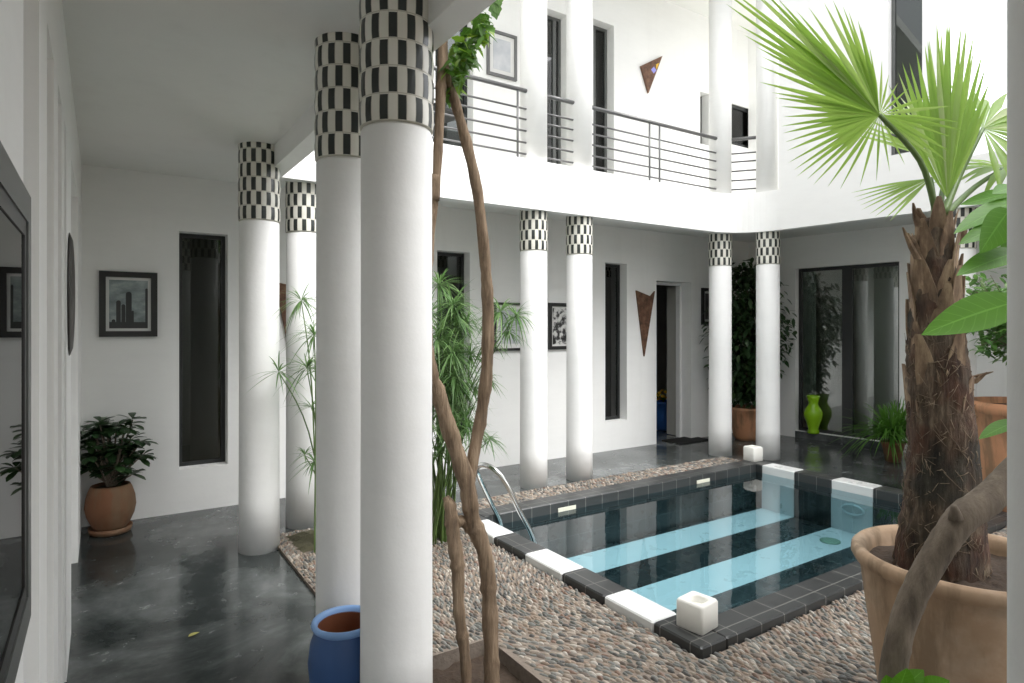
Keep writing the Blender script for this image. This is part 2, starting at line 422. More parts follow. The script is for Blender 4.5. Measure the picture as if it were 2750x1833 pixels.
def window(parent,p0,dr,nin,s0,s1,z0,z1,depth=.13,fw=.035,mull=None,name='window',glass=None,frame=None,thick=.04):
    fr=MB(); a=depth; b=depth+thick
    fbox(fr,p0,dr,nin,s0,s0+fw,a,b,z0,z1); fbox(fr,p0,dr,nin,s1-fw,s1,a,b,z0,z1)
    fbox(fr,p0,dr,nin,s0+fw,s1-fw,a,b,z0,z0+fw); fbox(fr,p0,dr,nin,s0+fw,s1-fw,a,b,z1-fw,z1)
    for mm in (mull or []): fbox(fr,p0,dr,nin,mm-fw*.6,mm+fw*.6,a,b,z0+fw,z1-fw)
    w_=fr.build(name,frame or M_black,parent)
    pn=MB(); fbox(pn,p0,dr,nin,s0+fw,s1-fw,a+.018,a+.024,z0+fw,z1-fw); pn.build('pane',glass or M_glass,w_)
    return w_

# ------------------------------------------------------------------ ground, floors, paving
V0=5.866; CEIL=2.80; BEAM=2.65; FASC=3.11; UPF=3.05
gm=MB(); gm.add([(-40,-40,-.9),(60,-40,-.9),(60,60,-.9),(-40,60,-.9)],[(0,1,2,3)])
tag(gm.build('ground',M_earth),kind='structure')
fl=MB()
fl.box(-.40,1.03,-1.2,4.80,-.06,0)          # left gallery
fl.box(-.40,8.75,4.80,V0+.25,-.06,0)        # far gallery
fl.box(6.095,8.95,.3,4.80,-.06,0)           # right gallery
fl.box(1.03,8.95,-1.2,.30,-.06,0)           # near gallery
fl.box(5.6,8.75,V0+.25,8.6,-.06,0)          # room behind the open door
tag(fl.build('floor',M_floor),kind='structure')
BED=(1.09,1.585,2.10,2.63)
mo=MB()
zt=.022
mo.box(1.03,2.30,.30,BED[2],-.06,zt); mo.box(1.03,BED[0],BED[2],BED[3],-.06,zt); mo.box(BED[1],2.30,BED[2],BED[3],-.06,zt)
mo.box(1.03,2.30,BED[3],4.80,-.06,zt); PB=(1.09,1.62,4.28,4.74); mo.box(2.30,6.095,.30,1.92,-.06,zt); mo.box(2.30,6.095,4.395,4.80,-.06,zt)
tag(mo.build('paving_bed',M_mortar),kind='structure')
so=MB(); 
nx=16
vs=[];fs=[]
for i in range(nx+1):
    for j in range(nx+1):
        vs.append((BED[0]+(BED[1]-BED[0])*i/nx,BED[2]+(BED[3]-BED[2])*j/nx,-.05+rnd(-.012,.012)))
for i in range(nx):
    for j in range(nx): fs.append((i*(nx+1)+j,(i+1)*(nx+1)+j,(i+1)*(nx+1)+j+1,i*(nx+1)+j+1))
so.add(vs,fs,True); tag(so.build('soil',M_soil),kind='structure')

so=MB(); vs=[];fs=[]
for i in range(nx+1):
    for j in range(nx+1):
        ex=min(i,nx-i,j,nx-j)/3; vs.append((PB[0]+(PB[1]-PB[0])*i/nx+(rnd(-.02,.02) if ex else rnd(-.03,.03)),PB[2]+(PB[3]-PB[2])*j/nx+rnd(-.02,.02),.006+min(1,ex)*rnd(.028,.055)))
for i in range(nx):
    for j in range(nx): fs.append((i*(nx+1)+j,(i+1)*(nx+1)+j,(i+1)*(nx+1)+j+1,i*(nx+1)+j+1))
so.add(vs,fs,True); tag(so.build('soil',simple('mossy_soil',(.075,.07,.04),.95,var=.6,scale=30,bump=.8)),kind='structure')
def pebbles():
    rects=[(1.035,2.305,.32,4.795),(2.305,6.09,.32,1.925),(2.305,6.09,4.40,4.795)]
    pts=[]
    for (x0,x1,y0,y1) in rects:
        nxx=int((x1-x0)/.0185); nyy=int((y1-y0)/.047)
        for i in range(nxx):
            for j in range(nyy):
                x=x0+(i+.5)*(x1-x0)/nxx+rnd(-.004,.004); y=y0+(j+.5+(i%2)*.5)*(y1-y0)/nyy+rnd(-.014,.014)
                if y>y1-.01 or y<y0+.01: continue
                if BED[0]-.02<x<BED[1]+.02 and BED[2]-.02<y<BED[3]+.02: continue
                if PB[0]+.02<x<PB[1]-.02 and PB[2]+.02<y<PB[3]-.02: continue
                pts.append((x,y))
    ns=8; ring=[(1,-.35),(.93,.30),(.55,.85)]
    K=len(pts); A=np.array(pts)
    rot=0.30*np.sin(A[:,0]*2.3+A[:,1]*1.7)+0.25*np.sin(A[:,1]*4.1-A[:,0]*1.1)+np.random.uniform(-.25,.25,K)
    big=np.where(np.random.rand(K)<.12,1.35,1.0)
    la=np.random.uniform(.017,.028,K)*big; lb=np.random.uniform(.0062,.0105,K)*big; hz=np.random.uniform(.005,.014,K)
    th=np.arange(ns)*2*np.pi/ns
    vs=[]
    for rr,zz in ring:
        ex=np.cos(th)[None,:]*la[:,None]*rr*np.random.uniform(.86,1.12,(K,ns)); ey=np.sin(th)[None,:]*lb[:,None]*rr*np.random.uniform(.86,1.12,(K,ns))
        # long axis along +y
        X=A[:,0,None]+(-np.sin(rot))[:,None]*ex+np.cos(rot)[:,None]*ey
        Y=A[:,1,None]+np.cos(rot)[:,None]*ex+np.sin(rot)[:,None]*ey
        Z=.022+hz[:,None]*(zz+0*ex)
        vs.append(np.stack([X,Y,Z],-1))
    top=np.stack([A[:,0],A[:,1],.022+hz],-1)[:,None,:]
    allv=np.concatenate(vs+[top],1); nv=allv.shape[1]
    quads=[];tri=[]
    for k in range(2):
        for i in range(ns): quads.append((k*ns+i,k*ns+(i+1)%ns,(k+1)*ns+(i+1)%ns,(k+1)*ns+i))
    for i in range(ns): tri.append((2*ns+i,2*ns+(i+1)%ns,3*ns))
    off=(np.arange(K)*nv)[:,None,None]
    q=(np.array(quads)[None]+off).reshape(-1,4); t=(np.array(tri)[None]+off).reshape(-1,3)
    me=bpy.data.meshes.new('pebble_paving'); me.vertices.add(K*nv); me.vertices.foreach_set('co',allv.reshape(-1).astype(np.float32))
    nl=q.size+t.size; me.loops.add(nl); me.loops.foreach_set('vertex_index',np.concatenate([q.reshape(-1),t.reshape(-1)]).astype(np.int32))
    npol=len(q)+len(t); me.polygons.add(npol)
    st=np.concatenate([np.arange(len(q))*4,len(q)*4+np.arange(len(t))*3]).astype(np.int32)
    me.polygons.foreach_set('loop_start',st); me.polygons.foreach_set('loop_total',np.concatenate([np.full(len(q),4),np.full(len(t),3)]).astype(np.int32))
    me.polygons.foreach_set('use_smooth',np.ones(npol,dtype=bool))
    me.update(calc_edges=True); me.validate(); me.materials.append(M_peb)
    o=link(bpy.data.objects.new('pebble_paving',me)); tag(o,'courtyard paving of small upright river pebbles in tan, rust and grey','paving',kind='stuff')
pebbles()

# ------------------------------------------------------------------ gallery ceilings, plus added balcony roof slabs
ce=MB()
ce.box(-.40,1.06,-1.2,4.85,CEIL,UPF); ce.box(-.40,8.75,4.85,V0,CEIL,UPF); ce.box(7.1,8.95,-1.2,4.85,CEIL,UPF); ce.box(1.06,7.1,-1.2,.10,CEIL,UPF)
ce.add([(6.50,4.85,CEIL),(6.68,3.0,CEIL),(6.97,.1,CEIL),(7.1,.1,CEIL),(7.1,4.85,CEIL),(6.50,4.85,UPF),(6.68,3.0,UPF),(6.97,.1,UPF),(7.1,.1,UPF),(7.1,4.85,UPF)],
       [(4,3,2,1,0),(5,6,7,8,9),(0,1,6,5),(1,2,7,6)])
ce.box(-.40,6.40,3.9,6.2,5.9,6.05); ce.box(6.40,8.75,4.40,6.2,5.9,6.05)  # unseen roof slabs, added to shade the upper storey walls
tag(ce.build('ceiling_and_added_roof',M_ceil),kind='structure')

# ------------------------------------------------------------------ fascia of the upper storey
def ring_path(off):
    # courtyard-side outline moved outwards by off (0 = courtyard face)
    th=math.atan(.1); pts=[]
    ul=1.115-off; vf=4.79+off; vn=.13-off
    def uright(v): return 6.405+.1*(4.79-v)+off/math.cos(th)
    r=.52+off
    # corner of far and right lines
    uc=uright(vf); C0=V((uc,vf))
    d1=V((-1,0)); d2=V((math.sin(th),-math.cos(th))).normalized()
    ang=math.acos(d1.dot(d2)); tl=r/math.tan(ang/2)
    cc=C0+(d1+d2).normalized()*(r/math.sin(ang/2))
    a0=math.atan2(*( (C0+d1*tl-cc).yx)); a1=math.atan2(*((C0+d2*tl-cc).yx))
    pts=[(ul,vn),(ul,vf)]
    for k in range(13):
        a=a0+(a1-a0)*k/12; pts.append((cc.x+r*math.cos(a),cc.y+r*math.sin(a)))
    pts.append((uright(vn),vn)); return pts
fo=ring_path(0); fi=ring_path(.115); n=len(fo); vs=[]; fs=[]
for (a,b) in zip(fo,fi):
    vs+=[(a[0],a[1],BEAM),(a[0],a[1],FASC),(b[0],b[1],FASC),(b[0],b[1],BEAM)]
for k in range(n):
    j=(k+1)%n
    for i in range(4): fs.append((k*4+i,j*4+i,j*4+(i+1)%4,k*4+(i+1)%4))
mb=MB(); mb.add(vs,fs); fas=mb.build('balcony_fascia',M_wall)
for i,p in enumerate(fas.data.polygons): p.use_smooth=False
tag(fas,'continuous white plaster fascia around the courtyard with a rounded far corner, carried on the columns','balcony fascia')

# ------------------------------------------------------------------ columns
CAPB=2.277; RC=.131
t=thing('column',(0.925,2.195,0),'largest white column in the foreground, right of the blue pot rim','column','tile topped columns around the courtyard')
prof=[(RC+.004,0),(RC+.002,.35),(RC,1.2),(RC,CAPB-.012),(RC-.006,CAPB)]
MB().lathe(prof,n=56).build('shaft',M_col,t)
cp=[(RC-.004,0),(RC+.004,.004)]
for k in range(6):
    z=.0965*k
    cp+=[(RC+.004,z+.006),(RC+.0065,z+.03),(RC+.0065,z+.068),(RC+.004,z+.091)]
cp=[(r,z) for r,z in cp if z<.53]+[(RC+.004,.56)]
cpo=MB().lathe(cp,n=64).build('capital',M_tile,t,(0,0,CAPB))
cols=[(.917,2.74,0.9,'white column just behind the foreground one, with the blue pot at its foot'),
 (.925,4.622,2.2,'white column at the far end of the dim corridor, beside the tall dark window'),
 (1.33,5.000,.5,'white column partly hidden behind papyrus fronds at the corridor end'),
 (3.51,4.965,1.3,'left one of the two close-set columns behind the pool ladder'),
 (4.08,4.965,2.9,'right one of the two close-set columns, left of the slit window and rusty triangle'),
 (6.265,4.955,.2,'left column of the rounded far corner, right of the open doorway'),
 (6.575,4.52,1.9,'right column of the rounded far corner, behind the small white cube lantern'),
 (6.80,2.64,2.4,'far column half hidden behind the palm trunk')]
for u,v,rz,lab in cols: copy_thing(t,(u,v,0),lab,rz=rz)
copy_thing(t,(.925,.170,0),'grey white column cut off by the right edge of the picture',rz=.4)

# upper columns above the far row
tu=thing('balcony_column',(3.51,4.965,UPF),'plain white round upper column between the picture bay and the curtained slot','column','plain columns of the balcony')
MB().lathe([(RC,0),(RC,2.86)],n=48).build('shaft',M_wall,tu)
for u,v,lab in [(4.08,4.965,'plain white round upper column left of the long balcony railing'),(6.265,4.955,'plain white round upper column at the right end of the long balcony railing'),(6.575,4.52,'plain white round upper column right of the narrow railed gap at the curved corner')]:
    copy_thing(tu,(u,v,UPF),lab)

# ------------------------------------------------------------------ long far wall
pW=(0,V0); dW=(1,0); nW=(0,1)
holes=[(.544,.916,.36,2.343),(2.92,3.31,.36,2.343),(5.234,5.60,.36,2.345),(6.13,6.80,0,2.155),
       (4.20,4.64,UPF+.02,5.25),(5.04,5.38,UPF+.02,5.32),(2.90,3.35,UPF+.02,5.25),(6.99,7.175,4.10,4.83),(7.55,8.17,4.20,4.80)]
wt=thing('courtyard_wall',(0,0,0),'long white two storey wall behind the far gallery, pierced by slit windows and a doorway','wall')
wall_mesh(pW,dW,nW,.25,-.40,8.75,0,5.9,holes).build('wall_face',M_wall,wt)
window(wt,pW,dW,nW,.544,.916,.36,2.343)
window(wt,pW,dW,nW,2.92,3.31,.36,2.343)
window(wt,pW,dW,nW,5.234,5.60,.36,2.345,glass=M_glass2)
window(wt,pW,dW,nW,4.20,4.64,UPF+.02,5.25,mull=[4.545],glass=M_glass2,frame=M_greyframe)
window(wt,pW,dW,nW,5.04,5.38,UPF+.02,5.32,mull=[5.17],frame=M_greyframe)
window(wt,pW,dW,nW,2.90,3.35,UPF+.02,5.25)
window(wt,pW,dW,nW,6.99,7.175,4.10,4.83,fw=.02)
window(wt,pW,dW,nW,7.55,8.17,4.20,4.80,depth=.03,fw=.05)
dfm=MB(); fbox(dfm,pW,dW,nW,6.765,6.80,.17,.24,0,2.12); fbox(dfm,pW,dW,nW,6.13,6.165,.17,.24,0,2.12); fbox(dfm,pW,dW,nW,6.13,6.80,.17,.24,2.12,2.155)
dfm.build('door_frame',M_wall,wt)
# dark rooms behind the openings
rb=MB()
def room(mb,x0,x1,y0,y1,z0,z1):
    mb.add([(x0,y0,z0),(x1,y0,z0),(x1,y1,z0),(x0,y1,z0),(x0,y0,z1),(x1,y0,z1),(x1,y1,z1),(x0,y1,z1)],[(4,5,6,7),(1,2,6,5),(2,3,7,6),(3,0,4,7)])
room(rb,.2,1.3,V0+.26,V0+1.3,.0,2.7); room(rb,2.6,3.6,V0+.26,V0+1.3,.0,2.7); room(rb,4.9,5.55,V0+.26,V0+1.2,.0,2.7)
room(rb,5.6,8.7,V0+.26,8.55,.0,2.7)
room(rb,2.6,3.7,V0+.26,V0+1.3,UPF,5.6); room(rb,4.7,8.6,V0+.26,V0+1.4,UPF,5.6); room(rb,4.0,4.69,V0+.26,V0+1.0,UPF,5.6)
rb.build('room_interior',M_room,wt)
cu=MB()
for (x0,x1,z0,z1,y) in [(4.24,4.52,UPF+.05,5.2,V0+.22),(5.27,5.57,.3,2.4,V0+.23)]:
    k=14; vs=[];fs=[]
    for i in range(k+1):
        yy=y+.012*math.sin(i*2.1); x=x0+(x1-x0)*i/k; vs+=[(x,yy,z0),(x,yy,z1)]
    for i in range(k): fs.append((2*i,2*i+2,2*i+3,2*i+1))
    cu.add(vs,fs,True)
cu.build('curtain',M_curtain,wt)
# door leaf standing open inside
dl=MB(); fbox(dl,pW,dW,nW,6.80,6.84,.26,.44,.01,2.1); dl.build('door_leaf',simple('painted_door',(.55,.54,.50),.5,var=.05),wt)

# ------------------------------------------------------------------ left corridor wall with shallow piers
pl=thing('corridor_wall',(0,0,0),'white corridor wall at the left edge with a row of narrow piers between tall recesses','wall')
UL=-.125
mb=MB(); mb.box(-.40,-.24,-1.2,V0,0,6.2); mb.build('back_face',M_wall,pl)
for (a,b) in [(-1.2,1.53),(1.90,2.17),(2.47,2.70),(2.95,3.15),(3.35,3.87),(5.0,V0)]:
    MB().box(-.24,UL,a,b,0,2.40).build('pier',M_wall,pl)
MB().box(-.24,UL,-1.2,V0,2.40,CEIL).build('lintel',M_wall,pl)

nw=wall_mesh((-.40,-1.2),(1,0),(0,-1),.2,0,9.3,0,6.2,[(.10,.75,0,2.2),(3.0,6.7,0,2.75)]); tag(nw.build('courtyard_wall',M_wall),'unseen white two storey wall behind the viewer, with openings added to let light in','wall')  # out of view; blocks low sky, openings cut to admit fill light
# framed glazed picture at the extreme left
gp=thing('framed_picture',(UL,1.0,1.395),'grey framed picture under reflective glass at the left edge of the corridor wall','picture')
def frame4(mb,y0,y1,z0,z1,w_,x0,x1):
    for (a,b,c,d) in [(y0,y1,z0,z0+w_),(y0,y1,z1-w_,z1),(y0,y0+w_,z0+w_,z1-w_),(y1-w_,y1,z0+w_,z1-w_)]: mb.box(x0,x1,a,b,c,d)
y0,y1,z0,z1=-.70,.53,-.405,.405
fr=MB(); frame4(fr,y0,y1,z0,z1,.055,.002,.012); fr.build('frame',M_greyframe,gp)
fr=MB(); frame4(fr,y0+.0551,y1-.0551,z0+.0551,z1-.0551,.028,.002,.009); fr.build('inner_frame',M_pframe,gp)
fr=MB(); frame4(fr,y0+.0832,y1-.0832,z0+.0832,z1-.0832,.035,.002,.0055); fr.build('mat_board',simple('grey_mat_board',(.30,.32,.29),.7,var=.05),gp)
MB().box(.0005,.0018,y0+.05,y1-.05,z0+.05,z1-.05).build('print',simple('grey_print',(.62,.66,.65),.7,var=.5,scale=3),gp)
MB().box(.0062,.0068,y0+.0835,y1-.0835,z0+.0835,z1-.0835).build('glass',M_glass3,gp)
# dark carved board on the pier
mk=MB(); k=16; vs=[];fs=[]
for i in range(k+1):
    tt=i/k; z=-.285+.57*tt; pr=.020*math.sin(math.pi*tt)**.3+.003; hw=.17*math.sin(math.pi*min(1,max(0,tt)))**.5+.02
    for a in range(9):
        an=math.pi*a/8; vs.append((pr*math.sin(an)+.002,hw*math.cos(an),z))
for i in range(k):
    for a in range(8): fs.append((i*9+a,i*9+a+1,(i+1)*9+a+1,(i+1)*9+a))
for i in (0,k): fs.append(tuple(i*9+a for a in range(9)))
fs.append(tuple([i*9 for i in range(k+1)]+[i*9+8 for i in range(k,-1,-1)]))
mk.add(vs,fs,True); o=mk.build('wall_carving',M_wood,None,(UL,3.57,1.70)); tag(o,'dark domed wooden carving hung on a white corridor pier','carving')

# ------------------------------------------------------------------ right gallery wall (slightly turned)
dR=V((-.11,1)).normalized(); nR=V((1,.11)).normalized(); pR=(8.12,5.27)
def sR(v): return (v-5.27)/dR.y
rt=thing('gallery_wall',(0,0,0),'shaded white wall of the right hand gallery holding the sliding glass door','wall')
ds0,ds1=sR(3.86),sR(5.16)
wall_mesh(pR,dR,nR,.22,sR(-1.3),sR(5.866),0,CEIL+.2,[(ds0,ds1,.09,2.36),(sR(2.0),sR(2.75),1.2,2.3)]).build('wall_face',M_wall,rt)
wall_mesh(pR,dR,nR,.22,sR(3.62),sR(5.866),CEIL+.2,6.2,[(sR(3.75),sR(4.15),3.2,4.35)]).build('upper_face',M_wall,rt)
sdoor=window(rt,pR,dR,nR,ds0,ds1,.09,2.36,depth=.10,fw=.045,mull=[(ds0+ds1)/2],name='sliding_door',glass=M_glass2)
window(rt,pR,dR,nR,sR(2.0),sR(2.75),1.2,2.3,depth=.10,fw=.04)
window(rt,pR,dR,nR,sR(3.75),sR(4.15),3.2,4.35,depth=.04,fw=.04)
mu=MB(); fbox(mu,pR,dR,nR,(ds0+ds1)/2-.065,(ds0+ds1)/2+.065,.092,.148,.135,2.315); mu.build('meeting_stile',M_black,rt)
stp=MB(); fbox(stp,pR,dR,nR,ds0+.002,ds1-.002,-.012,.095,.001,.0895); stp.build('threshold_step',M_floor,rt)
rr=MB(); room(rr,8.5,11.0,2.9,6.3,.0,2.6); rr.build('room_interior',M_room,rt)
rf=MB(); rf.box(8.4,11,1.6,6.3,.02,.085); rf.build('room_floor',M_floor,rt)
cu=MB(); vs=[];fs=[]
for i in range(19):
    p=V((*pR,0))+V((*dR,0))*(ds1-.03-.19*i/18)+V((*nR,0))*(.165+.012*math.sin(i*2.0)); vs+=[(p.x,p.y,.1),(p.x,p.y,2.4)]
for i in range(18): fs.append((2*i,2*i+2,2*i+3,2*i+1))
cu.add(vs,fs,True); cu.build('curtain',M_curtain,rt)

# upper wall over the right fascia
thr=math.atan(.1); dU=V((-math.sin(thr),math.cos(thr))); nU=V((math.cos(thr),math.sin(thr))); pU=(6.405,4.79)
def sU(v): return (v-4.79)/dU.y
uw=thing('upper_wall',(0,0,0),'tall white upper wall right of the curved balcony corner with one tall window slot','wall')
wall_mesh(pU,dU,nU,.16,sU(2.75),sU(4.30),FASC,6.2,[(sU(2.87),sU(3.17),3.25,6.0)]).build('wall_face',M_wall,uw)
wd=window(uw,pU,dU,nU,sU(2.87),sU(3.17),3.25,6.0,depth=.09,fw=.03,frame=M_greyframe)
rr=MB(); room(rr,6.74,7.0,2.93,3.22,3.2,6.05); rr.build('room_interior',M_room,uw)
# ------------------------------------------------------------------ railings
def railing(pa,pb,label,posts=(),z0=UPF,ext=0):
    pa=V((pa[0],pa[1],0)); pb=V((pb[0],pb[1],0)); d=(pb-pa)
    c=(pa+pb)/2
    r=thing('railing',(c.x,c.y,z0),label,'railing','grey steel balcony railings')
    a=pa-c; b=pb-c
    MB().tube([a+V((0,0,.745)),b+V((0,0,.745))],.020,10).build('handrail',M_rail,r)
    for z in (.572,.473,.362,.25,.142): MB().tube([a+V((0,0,z)),b+V((0,0,z))],.0098,8).build('bar',M_rail,r)
    for f in posts:
        q=a+(b-a)*f; MB().tube([q+V((0,0,.0)),q+V((0,0,.735))],.011,8).build('post',M_rail,r)
    return r
railing((4.20,4.92),(6.15,4.92),'longest balcony railing, below the coloured triangle, with two close posts',((5.035-4.2)/1.95,(5.19-4.2)/1.95))
railing((1.45,4.92),(3.39,4.92),'balcony railing below the framed picture at upper left',(.95,))
railing((3.63,4.92),(3.97,4.92),'short railing in the slot in front of the curtained window')
railing((6.34,4.85),(6.52,4.62),'short railing in the narrow gap at the curved corner')

# ------------------------------------------------------------------ pictures and wall pieces
def print_mat(kind):
    n=N('print_'+kind); co=n.coord()
    sp=n.node('ShaderNodeSeparateXYZ'); n.l(co,sp.inputs[0])
    if kind=='cloud':
        f=n.noise(7,5,.6,n.map(co,(1,1,2))); c=n.ramp(f,[(.3,(.10,.13,.13)),(.55,(.28,.33,.33)),(.75,(.5,.54,.54))])
    elif kind=='crowd':
        f=n.noise(16,4,.6); c=n.ramp(f,[(.44,(.02,.02,.02)),(.5,(.25,.25,.25)),(.56,(.6,.6,.58))])
    elif kind=='pale':
        f=n.noise(4,4,.6); c=n.ramp(f,[(.3,(.35,.38,.42)),(.6,(.55,.56,.58)),(.8,(.68,.68,.68))])
    else:
        f=n.noise(5,4,.6); c=n.ramp(f,[(.3,(.03,.03,.03)),(.6,(.10,.10,.10)),(.8,(.3,.3,.3))])
    n.col(c); n.rough(.35); return n.m
def picture(u0,u1,z0,z1,kind,label,fw=.035,mw=.04,frame=None):
    c=((u0+u1)/2,V0,(z0+z1)/2); hw=(u1-u0)/2; hh=(z1-z0)/2
    r=thing('framed_picture',c,label,'picture','framed pictures on the far wall')
    f=MB()
    for a,b,cc,d in [(-hw,hw,-hh,-hh+fw),(-hw,hw,hh-fw,hh),(-hw,-hw+fw,-hh+fw,hh-fw),(hw-fw,hw,-hh+fw,hh-fw)]: f.box(a,b,-.030,-.002,cc,d)
    f.build('frame',frame or M_pframe,r)
    MB().box(-hw+fw-.002,hw-fw+.002,-.012,-.003,-hh+fw-.002,hh-fw+.002).build('mat_board',M_mat,r)
    iw=hw-fw-mw; ih=hh-fw-mw
    pr=MB().box(-iw,iw,-.015,-.0125,-ih,ih).build('print',print_mat(kind),r)
    return r,iw,ih
r,iw,ih=picture(-.012,.385,1.468,1.985,'cloud','small black framed photo of cactus silhouettes on the dim corridor end wall',.045,.022)
sil=MB()
def sbox(x0,x1,z0,z1,y=-.0165):   # rounded cactus arm silhouette, flat like the print
    k=8; vs=[(x0,y,z0),(x1,y,z0)]; cx=(x0+x1)/2; rr_=(x1-x0)/2
    for i in range(k+1): vs.append((cx+rr_*math.cos(math.pi*i/k),y,z1-rr_+rr_*math.sin(math.pi*i/k)))
    sil.add(vs,[tuple(range(len(vs)))])
sbox(-.02,.02,-ih,.10); sbox(-.05,-.023,-ih,-.0); sbox(-.085,-.054,-ih,.03); sbox(-.115,-.09,-ih,-.12); sbox(iw-.018,iw,-ih,.13); sbox(.0201,.035,-ih,-.05)
sil.box(-iw,iw,-.0162,-.0155,-ih,-ih+.05)
sil.build('cactus_silhouette',simple('print_black',(.03,.033,.033),.4),r)
picture(3.60,4.12,1.28,1.815,'pale','wide black framed pale picture left of the close-set columns, behind papyrus',.028,.05)
picture(4.35,4.78,1.28,1.825,'crowd','black framed black and white photo of dark blotchy shapes between the close-set columns',.04,.02)
picture(7.003,7.40,1.574,2.088,'dark','dark framed picture right of the open doorway, half behind a column',.045,.03)
picture(3.514,3.90,4.30,4.80,'pale','grey framed pale picture on the upper balcony wall',.03,.05,simple('pewter_frame',(.13,.13,.13),.5))
def sculpture(pts,label,extra=None):
    cx=sum(p[0] for p in pts)/len(pts); cz=sum(p[1] for p in pts)/len(pts)
    n=len(pts); vs=[(p[0]-cx,-.004,p[1]-cz) for p in pts]+[(p[0]-cx,-.028,p[1]-cz) for p in pts]
    fs=[tuple(range(n)),tuple(range(2*n-1,n-1,-1))]+[(i,n+i,n+(i+1)%n,(i+1)%n) for i in range(n)]
    m=MB(); m.add(vs,fs); o=m.build('wall_sculpture',M_rust,None,(cx,V0,cz)); tag(o,label,'wall sculpture','rust coloured triangles on the far wall'); return o,cx,cz
sculpture([(5.744,2.012),(5.998,1.942),(6.074,2.012),(5.886,1.163)],'rusty long triangle with notched top, between slit window and doorway')
o,cx,cz=sculpture([(5.819,4.908),(6.214,5.131),(5.958,4.587)],'rusty slanted triangle with coloured spots on the upper balcony wall')
ib=MB()
for (x,z,s) in [(6.05,4.90,.05)]:
    ib.add([(x-s-cx,-.0295,z-cz),(x-cx,-.0295,z-s*.8-cz),(x+s-cx,-.0295,z+s*.3-cz),(x-cx,-.0295,z+s-cz)],[(0,1,2,3)])
ib.build('blue_inlay',simple('blue_inlay',(.25,.25,.7),.3),o)
ib=MB(); ib.add([(6.10-cx,-.0295,4.92-cz),(6.15-cx,-.0295,5.02-cz),(6.09-cx,-.0295,4.99-cz)],[(0,1,2)]); ib.build('yellow_inlay',M_yellow,o)
sculpture([(1.30,1.95),(1.55,1.90),(1.60,1.95),(1.43,1.30)],'sliver of a rusty triangle showing between the two corridor end columns')

# ------------------------------------------------------------------ pool
CT=.07; WZ=-.015; BZ=-.39
pu0,pu1,pv0,pv1=2.49,5.90,2.12,4.195; ou0,ou1,ov0,ov1=2.31,6.09,1.93,4.39
pool=thing('swimming_pool',(0,0,0),'small rectangular pool with black and white striped tiling and raised coping','pool')
B=[4.13,3.76,3.37,2.98,2.60,2.235]      # white bands: 4.13-3.76, 3.37-2.98, 2.60-2.235
bs=MB()
def plate_v(mb,u,segs,z0,z1):
    for a,b in segs: mb.add([(u,a,z0),(u,b,z0),(u,b,z1),(u,a,z1)],[(0,1,2,3)])
blk=[(pv1,B[0]),(B[1],B[2]),(B[3],B[4]),(B[5],pv0)]; wht=[(B[0],B[1]),(B[2],B[3]),(B[4],B[5])]
for (a,b) in blk: bs.add([(pu0,a,BZ),(pu1,a,BZ),(pu1,b,BZ),(pu0,b,BZ)],[(0,1,2,3)])
plate_v(bs,pu1,blk,BZ,-.061); plate_v(bs,pu0,blk,BZ,-.061)
bs.add([(pu0,pv1,BZ),(pu1,pv1,BZ),(pu1,pv1,-.061),(pu0,pv1,-.061)],[(0,1,2,3)]); bs.add([(pu0,pv0,BZ),(pu1,pv0,BZ),(pu1,pv0,-.061),(pu0,pv0,-.061)],[(0,1,2,3)])
bs.build('basin',M_btile,pool)
for (a,b) in wht:
    s=MB(); s.add([(pu0,a,BZ),(pu1,a,BZ),(pu1,b,BZ),(pu0,b,BZ)],[(0,1,2,3)]); plate_v(s,pu1,[(a,b)],BZ,-.061); plate_v(s,pu0,[(a,b)],BZ,-.061)
    s.build('white_band',M_wtile,pool)
def cop(u0,u1,v0,v1,m,nm):
    MB().bevbox(u0,u1,v0,v1,-.06,CT,.008).build(nm,m,pool)
for (x0,x1) in ((ou0,pu0),(pu1,ou1)):
    for (a,b) in wht: cop(x0,x1,b+.001,a-.001,M_wtile,'white_coping')
    for (a,b) in blk[1:3]: cop(x0,x1,b+.001,a-.001,M_cop,'black_coping')
    cop(x0,x1,B[0]+.001,ov1,M_cop,'black_coping'); cop(x0,x1,ov0,B[5]-.001,M_cop,'black_coping')
cop(pu0+.001,pu1-.001,ov0,pv0,M_cop,'black_coping'); cop(pu0+.001,pu1-.001,pv1,ov1,M_cop,'black_coping')
for u in (3.31,5.04):
    k=MB(); k.box(u-.095,u+.095,pv1-.006,pv1+.002,-.013,.02); k.build('skimmer_grille',M_skim,pool)
dr=MB().lathe([(.085,0),(.085,.01),(.07,.014),(.03,.012)],(5.50,3.15,BZ+.001),24); dr.build('floor_drain',M_drain,pool)
jt=MB(); nn=32
jt.tube([(pu1-.012,3.155+.10*math.cos(2*math.pi*i/nn),-.17+.045*math.sin(2*math.pi*i/nn)) for i in range(nn+1)],.012,8); jt.build('jet_ring',M_jet,pool)
wa=MB(); wa.add([(pu0,pv0,WZ),(pu1,pv0,WZ),(pu1,pv1,WZ),(pu0,pv1,WZ)],[(0,1,2,3)]); tag(wa.build('pool_water',M_water),kind='structure')
ld=thing('pool_ladder',(2.5,3.95,0),'bent stainless steel handrail hoop of the pool ladder','pool ladder')
def rel(pts,o): return [V(p)-V(o) for p in pts]
pts=smooth_path([(2.66,4.18,-.34),(2.64,4.18,-.02),(2.54,4.17,.18),(2.43,4.15,.38),(2.37,4.09,.48),(2.345,3.96,.535),(2.36,3.83,.525),(2.42,3.765,.43),(2.52,3.74,.22),(2.64,3.73,-.02),(2.665,3.73,-.34)],6)
MB().tube(rel(pts,(2.5,3.95,0)),.019,12).build('handrail',M_chrome,ld)
